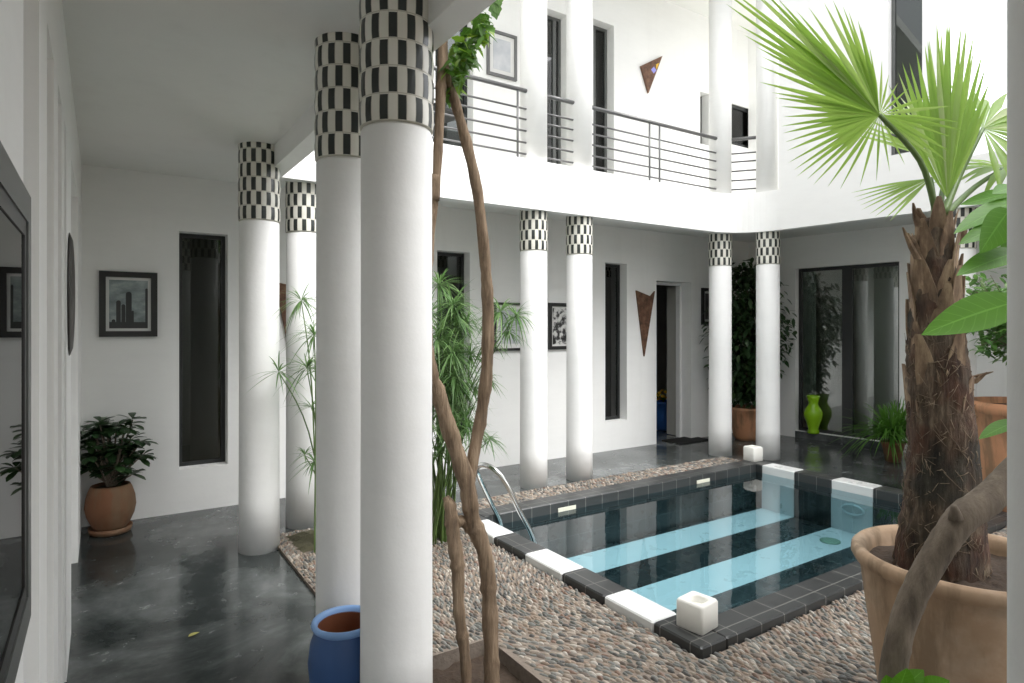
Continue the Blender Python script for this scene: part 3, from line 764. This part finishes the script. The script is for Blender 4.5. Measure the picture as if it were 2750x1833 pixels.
for z in (-.12,-.28): MB().tube(rel([(2.655,4.18,z),(2.655,3.73,z)],(2.5,3.95,0)),.016,10).build('rung',M_chrome,ld)

# candle lanterns
def lantern(c,s,h,rz,label):
    t=thing('candle_lantern',c,label,'lantern','white cube candle lanterns on the pool edge',rz)
    b=s/2; i=s*.28; vs=[];fs=[]
    m=MB()
    def ring(hw,z,rb):
        o=[]
        for sx,sy,a0 in ((1,1,0),(-1,1,90),(-1,-1,180),(1,-1,270)):
            for k in range(5):
                a=R(a0+k*22.5); o.append((sx*(hw-rb)+rb*math.cos(a),sy*(hw-rb)+rb*math.sin(a),z))
        return o
    rs=[ring(b-.004,0,.012),ring(b,.006,.014),ring(b,h-.012,.014),ring(b-.006,h-.002,.014),ring(b-.012,h,.012),ring(i+.006,h-.002,i*.7),ring(i,h-.010,i*.7),ring(i,h-.05,i*.7)]
    for r_ in rs: vs+=r_
    for k in range(len(rs)-1):
        for q in range(20): fs.append((k*20+q,k*20+(q+1)%20,(k+1)*20+(q+1)%20,(k+1)*20+q))
    fs.append(tuple(range(19,-1,-1))); fs.append(tuple(range((len(rs)-1)*20,len(rs)*20)))
    m.add(vs,fs,True); m.build('body',M_candle,t)
    MB().lathe([(i*.75,h-.049),(i*.75,h-.035),(i*.2,h-.037)],n=20).build('wax',simple('wax',(.8,.78,.68),.5),t)
lantern((2.462,2.085,CT),.150,.138,R(8),'white cube lantern on the near corner of the pool coping')
lantern((6.03,4.33,CT),.15,.155,R(-5),'white cube lantern at the far pool corner by the column')

# ------------------------------------------------------------------ pots
def pot_profile(h,r0,rm,rt,lip,th=.02):
    return [(r0,0),(r0+.25*(rm-r0),h*.06),(r0+.75*(rm-r0),h*.28),(rm,h*.55),(rt+.35*(rm-rt),h*.82),(rt,h*.91),(rt+lip,h*.93),(rt+lip+.004,h*.965),(rt+lip,h),(rt+lip-th*.6,h+.003),(rt-th*.5,h-.006),(rt-th,h*.9),(rt-th,h*.84)]
# corridor pot with dark leafed shrub
cp_=thing('potted_plant',(.062,5.60,0),'round terracotta pot with a dark glossy leafed shrub in the corridor corner','potted plant')
MB().lathe([(.10,.035),(.12,.06),(.155,.14),(.166,.20),(.160,.27),(.140,.335),(.128,.36),(.118,.362),(.114,.33)],n=40).build('pot',M_terra,cp_)
MB().lathe([(.11,0),(.135,.012),(.145,.05),(.135,.05),(.12,.03)],n=40).build('saucer',M_terra,cp_)
MB().lathe([(.116,.335),(.06,.345),(.01,.347)],n=24).build('soil',M_soil,cp_)
lf=MB(); st=MB()
ob=lambda t: (math.sin(math.pi*min(1,t*.92+.03)**1.5))**.75 if t<.999 else 0.12
for k in range(60):
    a=rnd(0,6.28); rad=.165*math.sqrt(rnd(0,1)); h=rnd(.40,.84)
    sc_=1-.35*abs(h-.6)/.3
    c=V((rad*sc_*math.cos(a)*1.2+.03,rad*sc_*math.sin(a),h))
    st.tube(smooth_path([(rnd(-.03,.03),rnd(-.03,.03),.35),(c.x*.5,c.y*.5,(c.z+.35)/2),c],3),.005,5)
    for q in range(9):
        b=6.28*q/9+rnd(-.3,.3); el=rnd(-.3,.65); d=V((math.cos(b)*math.cos(el),math.sin(b)*math.cos(el),math.sin(el)))
        lf.leaf(c+d*.01,d,(0,0,1),rnd(.08,.125),rnd(.048,.064),.25,5,.2,ob)
lf.build('foliage',M_dark,cp_); st.build('stem',M_bark2,cp_)
# blue pot between foreground columns
bp_=thing('plant_pot',(.805,2.43,0),'blue painted pot with pale rim and brown inside, between the foreground columns','pot')
MB().lathe([(.081,0),(.103,.046),(.130,.147),(.139,.239),(.130,.317),(.115,.357),(.113,.366)],n=44,caps=False).build('body',M_blue,bp_)
MB().lathe([(.113,.366),(.122,.373),(.128,.385),(.124,.396),(.115,.398),(.106,.391),(.102,.377)],n=44,caps=False).build('rim',M_bluerim,bp_)
MB().lathe([(.102,.379),(.108,.331),(.121,.248),(.108,.138),(.018,.129)],n=44,caps=False).build('inside',simple('raw_clay',(.26,.09,.04),.85,var=.3,scale=10),bp_)
# blue flower pot in doorway
bf=thing('potted_plant',(7.06,6.62,0),'blue tapered pot with yellow flowers just inside the open doorway','potted plant')
MB().lathe([(.11,0),(.13,.02),(.16,.25),(.17,.40),(.178,.40),(.178,.43),(.165,.43),(.16,.38)],n=32).build('pot',simple('bright_blue',(.03,.13,.42),.4,var=.1),bf)
fm=MB()
for k in range(40):
    a=rnd(0,6.28); rr_=.14*math.sqrt(rnd(0,1)); c=V((rr_*math.cos(a),rr_*math.sin(a),.42+rnd(.02,.16)))
    d=V((math.cos(a)*.6,math.sin(a)*.6,1)).normalized()
    if k%2: 
        fl_=MB()
        for q in range(6):
            b=q*1.047; fl_.leaf(c,d.orthogonal().normalized()*math.cos(b)+d.cross(d.orthogonal()).normalized()*math.sin(b)+d*.3,d,.045,.03,0,2,.1)
        fl_.add([c+d*.004+V((.008*math.cos(z_*1.57),.008*math.sin(z_*1.57),0)) for z_ in range(4)],[(0,1,2,3)]); fl_.build('flower',M_yellow,bf)
    else: fm.leaf(c-d*.05,d,(0,0,1) if abs(d.z)<.9 else (1,0,0),.12,.03,.2,3,.1)
fm.build('foliage',M_spid,bf)
mt=MB(); mt.bevbox(6.35,6.95,V0-.22,V0+.12,.001,.014,.004); o=mt.build('door_mat',simple('black_mat',(.012,.012,.012),.95,var=.3,scale=90)); tag(o,'thin black mat on the floor at the open doorway','mat')
# lime vase behind the sliding door
vz=V((*pR,0))+V((*dR,0))*(ds1-.26)+V((*nR,0))*-.02
o=MB().lathe([(.055,0),(.075,.01),(.075,.03),(.062,.07),(.085,.14),(.115,.22),(.12,.28),(.10,.34),(.066,.385),(.06,.42),(.075,.48),(.088,.52),(.08,.52),(.05,.43)],n=40).build('vase',M_lime,None,(vz.x,vz.y,.086)); tag(o,'glossy lime green vase standing against the sliding glass door','vase')

# ------------------------------------------------------------------ spider plant
sp_=thing('potted_plant',(7.62,3.62,0),'bushy arching grassy green plant in front of the sliding door','potted plant')
MB().lathe([(.08,0),(.10,.12),(.12,.20),(.13,.21),(.125,.23),(.11,.23),(.10,.18)],n=28).build('pot',M_terra,sp_)
lf=MB(); lin=lambda t: (min(1,t*5)*(1-t**2.2))
for k in range(330):
    a=rnd(0,6.28); el=rnd(.35,1.5); d=V((math.cos(a)*math.cos(el),math.sin(a)*math.cos(el),math.sin(el)))
    lf.leaf((rnd(-.08,.08),rnd(-.08,.08),.26),d,(0,0,1) if el<1.3 else (1,0,0),rnd(.48,.86),.025,rnd(.3,.95),7,.3,lin)
lf.build('foliage',M_spid,sp_)

# ------------------------------------------------------------------ ficus tree
fi_=thing('potted_tree',(7.42,5.42,0),'tall dark ficus tree in a terracotta pot between the two corner columns','potted tree')
MB().lathe([(.15,0),(.18,.05),(.22,.25),(.235,.40),(.25,.41),(.25,.45),(.23,.45),(.21,.38)],n=36).build('pot',M_terra3,fi_)
MB().lathe([(.21,.40),(.02,.41)],n=24).build('soil',M_soil,fi_)
tr=MB(); lf=MB()
tr.tube(smooth_path([(0,0,.4),(.02,.01,.8),(-.01,.02,1.3),(.02,0,2.2)],4),lerp_list([.028,.024,.018,.006],13),8)
for k in range(70):
    z=rnd(.62,2.42); wdt=.62*math.sin(math.pi*min(1,(z-.5)/2.05))**.6*rnd(.55,1.0); a=rnd(0,6.28)
    e=V((math.cos(a)*wdt,math.sin(a)*wdt*.85,z)); s0=V((0,0,max(.55,z-rnd(.2,.5))))
    tr.tube(smooth_path([s0,(s0+e)/2+V((0,0,.06)),e],3),[.007,.006,.005,.005,.004,.003,.002],5)
    for q in range(46):
        tt=rnd(.35,1.05); c=s0.lerp(e,tt)+V((rnd(-.13,.13),rnd(-.13,.13),rnd(-.13,.13)))
        d=V((rnd(-1,1),rnd(-1,1),rnd(-.9,.4))); lf.leaf(c,d,(rnd(-.3,.3),rnd(-.3,.3),1),rnd(.08,.13),rnd(.045,.062),.25,4,.15)
for k in range(1500):
    v_=V((rnd(-1,1),rnd(-1,1),rnd(-1,1)))
    if v_.length>1 or v_.length<.35: continue
    c=V((v_.x*.62,v_.y*.55,1.55+v_.z*.92)); d=V((v_.x+rnd(-.5,.5),v_.y+rnd(-.5,.5),rnd(-1,.2))); lf.leaf(c,d,(rnd(-.3,.3),rnd(-.3,.3),1),rnd(.08,.12),rnd(.045,.06),.25,4,.15)
tr.build('trunk',M_bark2,fi_); lf.build('crown',M_ficus,fi_)

# ------------------------------------------------------------------ papyrus
def papyrus(base,heads,label,mult=1.0):
    t=thing('papyrus_plant',base,label,'papyrus plant','papyrus clumps beside the pool'); b=V(base); st=MB(); lf=MB()
    for (h,L,nl,dr_) in heads:
        h=V(h)-b; s0=V((rnd(-.10,.10),rnd(-.08,.08),-.02)); mid=s0.lerp(h,.55)+V((0,0,.12*h.z))-V((h.x,h.y,0))*.12
        st.tube(smooth_path([s0,mid,h],5),lerp_list([.0062,.0048,.0032],11),6)
        for q in range(int(nl*mult)):
            a=rnd(0,6.28); el=rnd(-.45,1.15); d=V((math.cos(a)*math.cos(el),math.sin(a)*math.cos(el),math.sin(el)))
            lf.leaf(h,d,(0,0,1) if abs(d.z)<.92 else (1,0,0),L*rnd(.55,1.1),rnd(.008,.0145),rnd(.25,dr_*.85),6,.3,lin)
    st.build('stem',M_stem,t); lf.build('foliage',M_pap,t)
hl=[(D(692,690,4.45),.30,20,.9),(D(722,770,4.3),.30,24,.9),(D(705,845,4.25),.28,20,.8),(D(640,853,4.15),.26,9,.6),(D(735,850,4.5),.3,20,.9),(D(715,935,4.2),.2,12,.8),(D(722,1060,4.25),.2,10,.8),
    (D(770,700,4.6),.3,20,.9),(D(800,800,4.4),.3,20,.9),(D(700,1045,4.3),.16,9,.7)]
papyrus((1.30,4.33,0),hl,'papyrus with thin stems and few drooping umbels beside the corridor end columns',2.2)
hr=[]
for (x,y,d,L,nl) in [(1008,655,4.5,.30,26),(1040,700,4.2,.30,26),(985,720,4.3,.3,24),(1010,765,4.15,.30,28),(1070,745,4.3,.26,22),(1040,810,4.0,.28,26),(1080,815,4.3,.26,22),(1000,850,4.2,.3,26),(1045,880,4.2,.28,24),(1085,890,4.4,.22,18),(1020,930,4.3,.28,24),(1070,960,4.2,.24,16),(1030,1000,4.2,.24,18),(1095,1005,4.3,.17,14),(1125,1010,4.3,.15,12),
    (1150,715,4.1,.26,20),(1185,725,4.15,.24,20),(1165,760,4.2,.2,12),(1125,790,4.3,.24,14),(1120,870,4.2,.18,12),(960,800,4.3,.3,24),(950,900,4.3,.3,22),(900,720,4.4,.3,20),(1010,1040,4.2,.18,14)]:
    hr.append((D(x,y,d),L,nl,1.0))
for k in range(16):
    hr.append((D(rnd(940,1090),rnd(700,1010),rnd(4.0,4.6)),rnd(.22,.32),18,1.1))
papyrus((2.02,4.02,0),hr,'dense bushy papyrus with drooping green umbels behind the vine trunks',2.5)

# ------------------------------------------------------------------ climbing vine
vn_=thing('climbing_vine',(1.34,2.40,-.05),'twisting brown vine trunks in the soil bed beside the foreground column','vine')
vo=V((1.34,2.40,-.05))
def stem(pts,rad,wob=.07):
    p=smooth_path([q-vo for q in pts],8); MB().tube(p,[.92*r_*(1+.10*math.sin(i*.9+len(p))*rnd(.3,1)+(.22 if rnd(0,1)<.06 else 0)) for i,r_ in enumerate(lerp_list(rad,len(p)))],14,wob=wob).build('stem',M_bark,vn_)
stem([D(1135,1640,2.72),D(1130,1560,2.72),D(1125,1400,2.74),D(1115,1280,2.74),D(1085,1190,2.72),D(1072,1110,2.70),D(1040,1010,2.68),D(1006,905,2.64),D(985,840,2.60),D(975,700,2.57),D(985,560,2.53),D(1000,400,2.50)],[.033,.036,.036,.036,.038,.040,.038,.037,.034,.030,.024,.02])
stem([D(1078,1130,2.72),D(1085,1060,2.74),D(1104,960,2.76),D(1118,850,2.75),D(1121,720,2.73),D(1115,610,2.70),D(1098,450,2.66),D(1072,330,2.62),D(1044,230,2.57),D(1024,170,2.54),D(1018,60,2.52),D(1022,-80,2.52)],[.027,.028,.030,.030,.028,.027,.025,.024,.022,.019,.016,.014])
stem([D(1000,460,2.50),D(1007,330,2.51),D(1013,200,2.52),D(1017,100,2.53),D(1016,-90,2.54)],[.018,.020,.0215,.022,.018],.04)
stem([D(1072,1600,2.66),D(1070,1530,2.66),D(1062,1460,2.66),D(1053,1390,2.66),D(1052,1310,2.67),D(1040,1220,2.68),D(1034,1165,2.69),D(1024,1140,2.70)],[.026,.025,.025,.027,.030,.033,.030,.014])
stem([D(1092,1230,2.74),D(1062,1195,2.71),D(1042,1215,2.69)],[.02,.026,.02])
lf=MB()
vsh=lambda t: [0.05,.75,1.0,.62,.72,.3,0.0][min(6,int(t*6+.5))]
for k in range(230):
    x=1030+rnd(0,1)*88; yc=max(20,170-(x-1030)*1.55); y=yc+rnd(-40,62)*(1-.4*(x-1030)/88)
    c=D(x,y,rnd(2.5,2.9))-vo
    lf.leaf(c,V((rnd(-1,1),rnd(-1,1),rnd(-1,.3))),(rnd(-.5,.5),rnd(-.8,.2),.7),rnd(.045,.075),rnd(.035,.055),.3,6,.12,vsh)
for (x,y) in [(1132,10),(1137,0),(1128,-8),(1120,-20),(1140,-20)]:
    lf.leaf(D(x,y,2.5)-vo,V((.2,-.2,-1)),(-.5,-.8,.2),.06,.05,.1,6,.1,vsh)
for k in range(150):
    x=rnd(1000,1170); y=rnd(-200,0)-(x-1000)*.4; lf.leaf(D(x,y,rnd(2.45,2.75))-vo,V((rnd(-1,1),rnd(-1,1),rnd(-1,.3))),(rnd(-.5,.5),rnd(-.8,.2),.7),.08,.065,.3,6,.12,vsh)
lf.build('foliage',M_vine,vn_)

# ------------------------------------------------------------------ palm
pc=P(2590,1490,2.33); PX,PY=pc.x,pc.y; RIM=.70
pm=thing('potted_palm',(PX,PY,0),'fan palm with shaggy brown trunk in a big weathered clay pot at right','palm')
MB().lathe([(.25,0),(.262,.02),(.285,.2),(.315,.42),(.338,.60),(.344,.640),(.362,.648),(.372,.668),(.370,.690),(.358,.702),(.338,.700),(.322,.685),(.315,.65),(.31,.6)],n=72).build('pot',M_terra2,pm)
sl=MB(); vs=[];fs=[]; nr,na=10,40
for i in range(nr+1):
    for a in range(na):
        r_=.322*i/nr; an=2*math.pi*a/na; vs.append((r_*math.cos(an),r_*math.sin(an),.635+rnd(-.008,.008)+.02*(1-i/nr)))
for i in range(nr):
    for a in range(na): b=(a+1)%na; fs.append((i*na+a,(i+1)*na+a,(i+1)*na+b,i*na+b))
sl.add(vs,fs,True); sl.build('soil',M_soil,pm)
po=V((PX,PY,0))
tax=[D(2160,1310,2.36),D(2163,1150,2.34),D(2162,1000,2.33),D(2153,850,2.33),D(2150,700,2.32),D(2146,600,2.31),D(2148,500,2.30)]
trr=[.152,.124,.108,.098,.083,.066,.046]
path=smooth_path([p-po for p in tax],7); rads=lerp_list(trr,len(path))
tk=MB(); tk.tube(path,rads,28,wob=.07); tk.build('trunk',M_ptrunk,pm)
bo=MB()
def wedge(mb,base,d,side,L,W,T):
    d=V(d).normalized(); side=V(side); up=side.cross(d).normalized(); base=V(base); vs=[]
    for tt,ww,th in ((0,1,.6),(.35,.9,1),(.75,.55,.7),(1,.22,.35)):
        c=base+d*(L*tt)+up*(0.10*L*tt*tt)
        for sx,sy in ((-1,-.5),(0,-.9),(1,-.5),(1,.5),(0,.9),(-1,.5)): vs.append(c+side*(sx*W/2*ww)+up*(sy*T/2*th))
    fs=[]
    for k in range(3):
        for i in range(6): fs.append((k*6+i,k*6+(i+1)%6,(k+1)*6+(i+1)%6,(k+1)*6+i))
    fs+=[(5,4,3,2,1,0),(18,19,20,21,22,23)]; mb.add(vs,fs)
NB=34
for k in range(NB):
    f=.40+.60*k/NB; q=f*(len(path)-1); i=min(int(q),len(path)-2); c=path[i].lerp(path[i+1],q-i); r_=rads[i]
    a=k*2.399; o=V((math.cos(a),math.sin(a),0)); s=V((-math.sin(a),math.cos(a),0))
    op=.02+.9*max(0,(f-.84))*rnd(.3,1.5)
    wedge(bo,c+o*(r_*.86)-V((0,0,.05)),o*op+V((0,0,1))+s*rnd(-.15,.15),s,rnd(.13,.24)*(1.15-.4*f),rnd(.07,.115)*(1.25-.62*f),rnd(.010,.016))
for (sx,sy,tx,ty,d) in [(2110,520,2095,470,2.26),(2105,570,2085,537,2.26),(2108,595,2072,528,2.25),(2120,500,2107,478,2.25),(2235,880,2262,855,2.28),(2240,865,2275,852,2.28),(2205,560,2218,515,2.3)]:
    a=D(sx,sy,d)-po; b=D(tx,ty,d-.02)-po; wedge(bo,a,b-a,_cR,(b-a).length*1.1,.026,.012)
bo.build('leaf_base',M_boot,pm)
fb=MB()   # loose fibres
for k in range(700):
    f=rnd(0,.62); q=f*(len(path)-1); i=min(int(q),len(path)-2); c=path[i].lerp(path[i+1],q-i); r_=rads[i]*1.0; a=rnd(0,6.28)
    o=V((math.cos(a),math.sin(a),0)); s=V((-math.sin(a),math.cos(a),0)); d=V((0,0,rnd(-1,1)))+s*rnd(-.8,.8)+o*rnd(.0,.10)
    p0=c+o*r_; p0=p0-o*.004; fb.tube([p0,p0+d*.03+o*.004,p0+d*rnd(.045,.08)-o*.006],[.0015,.0013,.0006],4)
fbo=fb.build('fibre',bark('loose_fibre',(.06,.045,.03),(.18,.13,.085),(.34,.27,.19),(20,20,20),.1),pm); tag(fbo,kind='stuff')
pls=lambda sp: (lambda t: (t/sp if t<sp else max(0,(1-(t-sp)/(1-sp))**.85)))
def fan(hub,axis,normal,a0,a1,n,Lf,split,petiole,jit=.04,droop=.10,cone=.0):
    hub=V(hub)-po; axis=V(axis).normalized(); normal=V(normal); side=axis.cross(normal).normalized(); normal=side.cross(axis).normalized()
    m=MB(); da=(a1-a0)/(n-1)
    for i in range(n):
        a=a0+da*i+rnd(-jit,jit)*.5; L=Lf(a)*rnd(.93,1.05); d=axis*math.cos(a)+side*math.sin(a)+normal*(cone+rnd(-jit,jit))
        m.leaf(hub,d,normal,L,2*L*split*math.tan(da/2)*1.02,rnd(.3,1.5)*droop,8,.38 if i%2 else .30,pls(split))
    f=m.build('frond',M_palm,pm)
    pp=smooth_path([V(p)-po for p in petiole],5); MB().tube(pp,lerp_list([.013,.010,.008],len(pp)),8).build('petiole',M_stem,f)
up=V((0,0,1)); toC=-_cF
def fan_list(hub,ax,ay,lst,W,split,petiole,droop=.04,jit=.06,depthwave=.05):
    hub=V(hub)-po; nrm=V(ax).cross(V(ay)).normalized(); m=MB()
    for i,(ang,L) in enumerate(lst):
        a=R(ang+rnd(-1,1)); d=V(ax)*math.cos(a)+V(ay)*math.sin(a)+nrm*(depthwave*math.sin(a*1.5)+rnd(-jit,jit))
        w_=W*rnd(.85,1.15)*min(1.25,max(.62,L/.35))
        m.leaf(hub,d,nrm,L*rnd(.97,1.02),w_,rnd(.2,1.6)*droop,9,.42 if i%2 else .30,pls(split))
    f=m.build('frond',M_palm,pm)
    pp=smooth_path([V(p)-po for p in petiole],5); MB().tube(pp,lerp_list([.013,.010,.008],len(pp)),8).build('petiole',M_stem,f)
# frond facing the viewer, stretched to upper left
h1=P(2362,308,2.20)
zs=6.5e-4
f1=[(146.7,1130),(145,1090),(143.5,1026),(141.5,980),(140,930),(138.5,850),(137.2,790),(134,745),(131,719),(127,690),(123,668),(119,620),(115.5,581),(112.5,530),(110,479),(106,375),(99,284),(83,211),(66,190),(45,200),
 (148.5,1060),(150.5,980),(153,903),(155.5,820),(159,760),(162,720),(165,689),(168,640),(171,592),(175.5,565),(180,545),(185,540),(190,533),(195,530),(200,531),(205.5,525),(211,520),(217,510),(222.6,502),(230,480),(237,459),(248,420),(259,387),(274,340),(289,296),
 (0,510),(-6,500),(-13,480),(-19,485),(-25,490),(-30,455),(-37,393),(10,420),(22,300),(-50,330)]
fan_list(h1,_cR*.995+_cF*.10,up*.97-_cF*.24,[(a,l*zs) for a,l in f1],.0185,.42,[P(2512,560,2.30),P(2470,430,2.26),h1])
# upright frond
h2=P(2545,535,2.34); z7=.287*2.34/1683*1.05
f2=[(-26,1000),(-22,1180),(-17,1290),(-12,1356),(-9.8,1380),(-7.6,1397),(-5,1470),(-2.9,1517),(-1.4,1540),(0,1555),(1.5,1735),(3,1760),(4.5,1770),(5.8,1760),(7,1748),(8.4,1703),(10.4,1690),(12.4,1653),(15,1609),(18,1498),(21,1421),(24,1277),(28,1150)]
fan_list(h2,up*.98+_cF*.12,_cR,[(a,l*z7) for a,l in f2],.024,.52,[P(2525,600,2.31),P(2535,570,2.33),h2],droop=.015,jit=.035)
# frond to the right
h3=P(2640,345,2.45)
fan(h3,_cR*1.0+up*.15+_cF*.2,toC*.8+up*.55,R(-125),R(115),26,lambda a:.36+.10*max(0,math.cos(a)),.5,[P(2535,575,2.31),P(2580,465,2.38),h3],droop=.22)
# small lower left frond and low right one
h4=P(2500,478,2.42)
fan(h4,-_cR*1.0-up*.45+_cF*.25,toC*.6+up*.8,R(-30),R(32),9,lambda a:.27,.45,[P(2512,585,2.31),P(2505,520,2.38),h4],droop=.05)
h5=P(2700,450,2.6)
fan(h5,-_cR*.7+up*.1,toC*.5+up*.85,R(-100),R(100),18,lambda a:.22+.08*math.cos(a),.5,[P(2535,580,2.32),P(2620,500,2.5),h5],droop=.3)
h6=P(2545,440,2.5)
fan(h6,up*1.0-_cR*.25+_cF*.5,toC*.9+_cR*.1,R(-50),R(40),18,lambda a:.40,.55,[P(2522,585,2.33),P(2530,520,2.42),h6],droop=.05)

# ------------------------------------------------------------------ broad leafed shrub in front of the palm pot
sh=thing('shrub',(1.655,.82,0),'thick bent brown branch with broad bright green leaves in front of the palm pot','shrub'); s_o=V((1.655,.82,0))
pts=[V((1.655,.82,-.02)),V((1.66,.82,.3)),D(2050,1560,1.6),D(2072,1440,1.6),D(2108,1348,1.6),D(2155,1265,1.6),D(2208,1192,1.6),D(2262,1152,1.62),D(2320,1095,1.66),D(2380,1010,1.7),D(2400,850,1.75),D(2410,600,1.8)]
p=smooth_path([q-s_o for q in pts],6); MB().tube(p,lerp_list([.035,.034,.032,.031,.032,.033,.037,.038,.037,.032,.026,.015],len(p)),14,wob=.05).build('branch',M_bark2,sh)
kn=MB(); a=D(2195,1190,1.58)-s_o; kn.tube([a,a+V((-.006,0,.022)),a+V((-.012,0,.034))],[.018,.011,.007],8); kn.build('twig',M_bark2,sh)
ov=lambda t: (math.sin(math.pi*min(1,t)**.75))**.8
def bleaf(x0,y0,x1,y1,d0,d1,W,nrm,droop=.08,fold=.18):
    a=D(x0,y0,d0)-s_o; b=D(x1,y1,d1)-s_o; L=(b-a).length
    MB().leaf(a,b-a+V((0,0,droop*L)),nrm,L,W,droop,10,fold,ov).build('leaf',M_big,sh)
cn=toC+up*.6
bleaf(2345,690,2120,768,1.75,1.70,.105,toC+up*.5)
bleaf(2350,575,2200,632,1.85,1.8,.085,toC*.7+up)
bleaf(2345,455,2195,535,1.9,1.85,.075,toC*.6+up)
bleaf(2330,440,2205,470,2.0,1.95,.05,toC+up*.5,.0)
bleaf(2350,500,2205,560,1.85,1.82,.07,toC+up*.9)
bleaf(2320,480,2255,575,1.8,1.78,.09,toC+up*.2,.1)
bleaf(2345,505,2300,600,1.9,1.9,.06,toC+up*.2)
bleaf(2340,965,2250,1008,1.75,1.72,.05,toC*.3+up)
bleaf(2345,1130,2255,1172,1.95,1.9,.05,toC*.3+up)
bleaf(2330,430,2280,445,1.95,1.9,.05,toC+up)
bleaf(2066,1590,2125,1535,1.5,1.5,.05,toC*.5+up); bleaf(2060,1600,2085,1528,1.5,1.48,.06,toC+up*.4); bleaf(2120,1600,2185,1560,1.48,1.45,.06,toC*.5+up); bleaf(2040,1600,2035,1545,1.5,1.5,.05,toC+up*.5)

tip=D(2410,600,1.8)-s_o
for k in range(9):
    an=k*.72; d=_cR*(.55+.45*math.cos(an))+_cF*.6*math.sin(an)+up*rnd(-.1,.7)
    MB().leaf(tip-up*rnd(.0,.12),d,up-d*.3,rnd(.16,.22),.085,rnd(.1,.3),8,.16,ov).build('leaf',M_big,sh)
# ------------------------------------------------------------------ citrus tree in a tall pot by the right column
cc=P(2765,1075,5.1); cz=thing('potted_tree',(cc.x,cc.y,0),'small leafy citrus tree in a large orange clay pot behind the palm','potted tree')
MB().lathe([(.28,0),(.33,.2),(.38,.6),(.40,.84),(.42,.85),(.425,.90),(.41,.935),(.38,.935),(.37,.85)],n=56).build('pot',M_terra3,cz)
MB().lathe([(.37,.88),(.03,.89)],n=30).build('soil',M_soil,cz)
tr=MB(); lf=MB(); tr.tube(smooth_path([(0,0,.85),(.02,.02,1.2),(0,0,1.6)],4),lerp_list([.022,.018,.012],9),8)
for k in range(95):
    a=rnd(0,6.28); e=V((math.cos(a)*rnd(.15,.66),math.sin(a)*rnd(.15,.6),rnd(1.35,1.98))); s0=V((0,0,1.3+rnd(-.1,.25)))
    tr.tube([s0,(s0+e)/2+V((0,0,.05)),e],[.007,.005,.002],5)
    for q in range(16):
        c=s0.lerp(e,rnd(.4,1.1))+V((rnd(-.08,.08),rnd(-.08,.08),rnd(-.06,.06))); lf.leaf(c,V((rnd(-1,1),rnd(-1,1),rnd(-.5,.6))),(0,0,1),rnd(.08,.12),rnd(.035,.052),.2,4,.2)
tr.build('trunk',M_bark2,cz); lf.build('crown',M_lem,cz)

# ------------------------------------------------------------------ balcony chair
q=P(1168,350,5.75); ch=thing('chair',(q.x,q.y,UPF),'black metal chair on the balcony, half hidden behind the vine trunks','chair',rz=R(20))
MB().box(-.2,.2,-.2,.2,.43,.455).build('seat',M_black,ch)
for sx in (-.19,.19):
    MB().tube([(sx,-.19,0),(sx,-.19,.43)],.014,8).build('leg',M_black,ch)
    MB().tube([(sx,.19,0),(sx,.19,.43),(sx,.24,.85)],.014,8).build('leg',M_black,ch)
MB().box(-.2,.2,.205,.225,.62,.84).build('backrest',M_black,ch)

# fallen leaf on the corridor floor
o=MB().leaf((0,0,.004),(1,.4,.02),(0,0,1),.06,.03,0,5,.3).build('fallen_leaf',M_leaf_litter,None,P(505,1712,3.12).to_tuple()[:2]+(0,)); tag(o,'small dry yellowish leaf on the dark corridor floor','leaf')
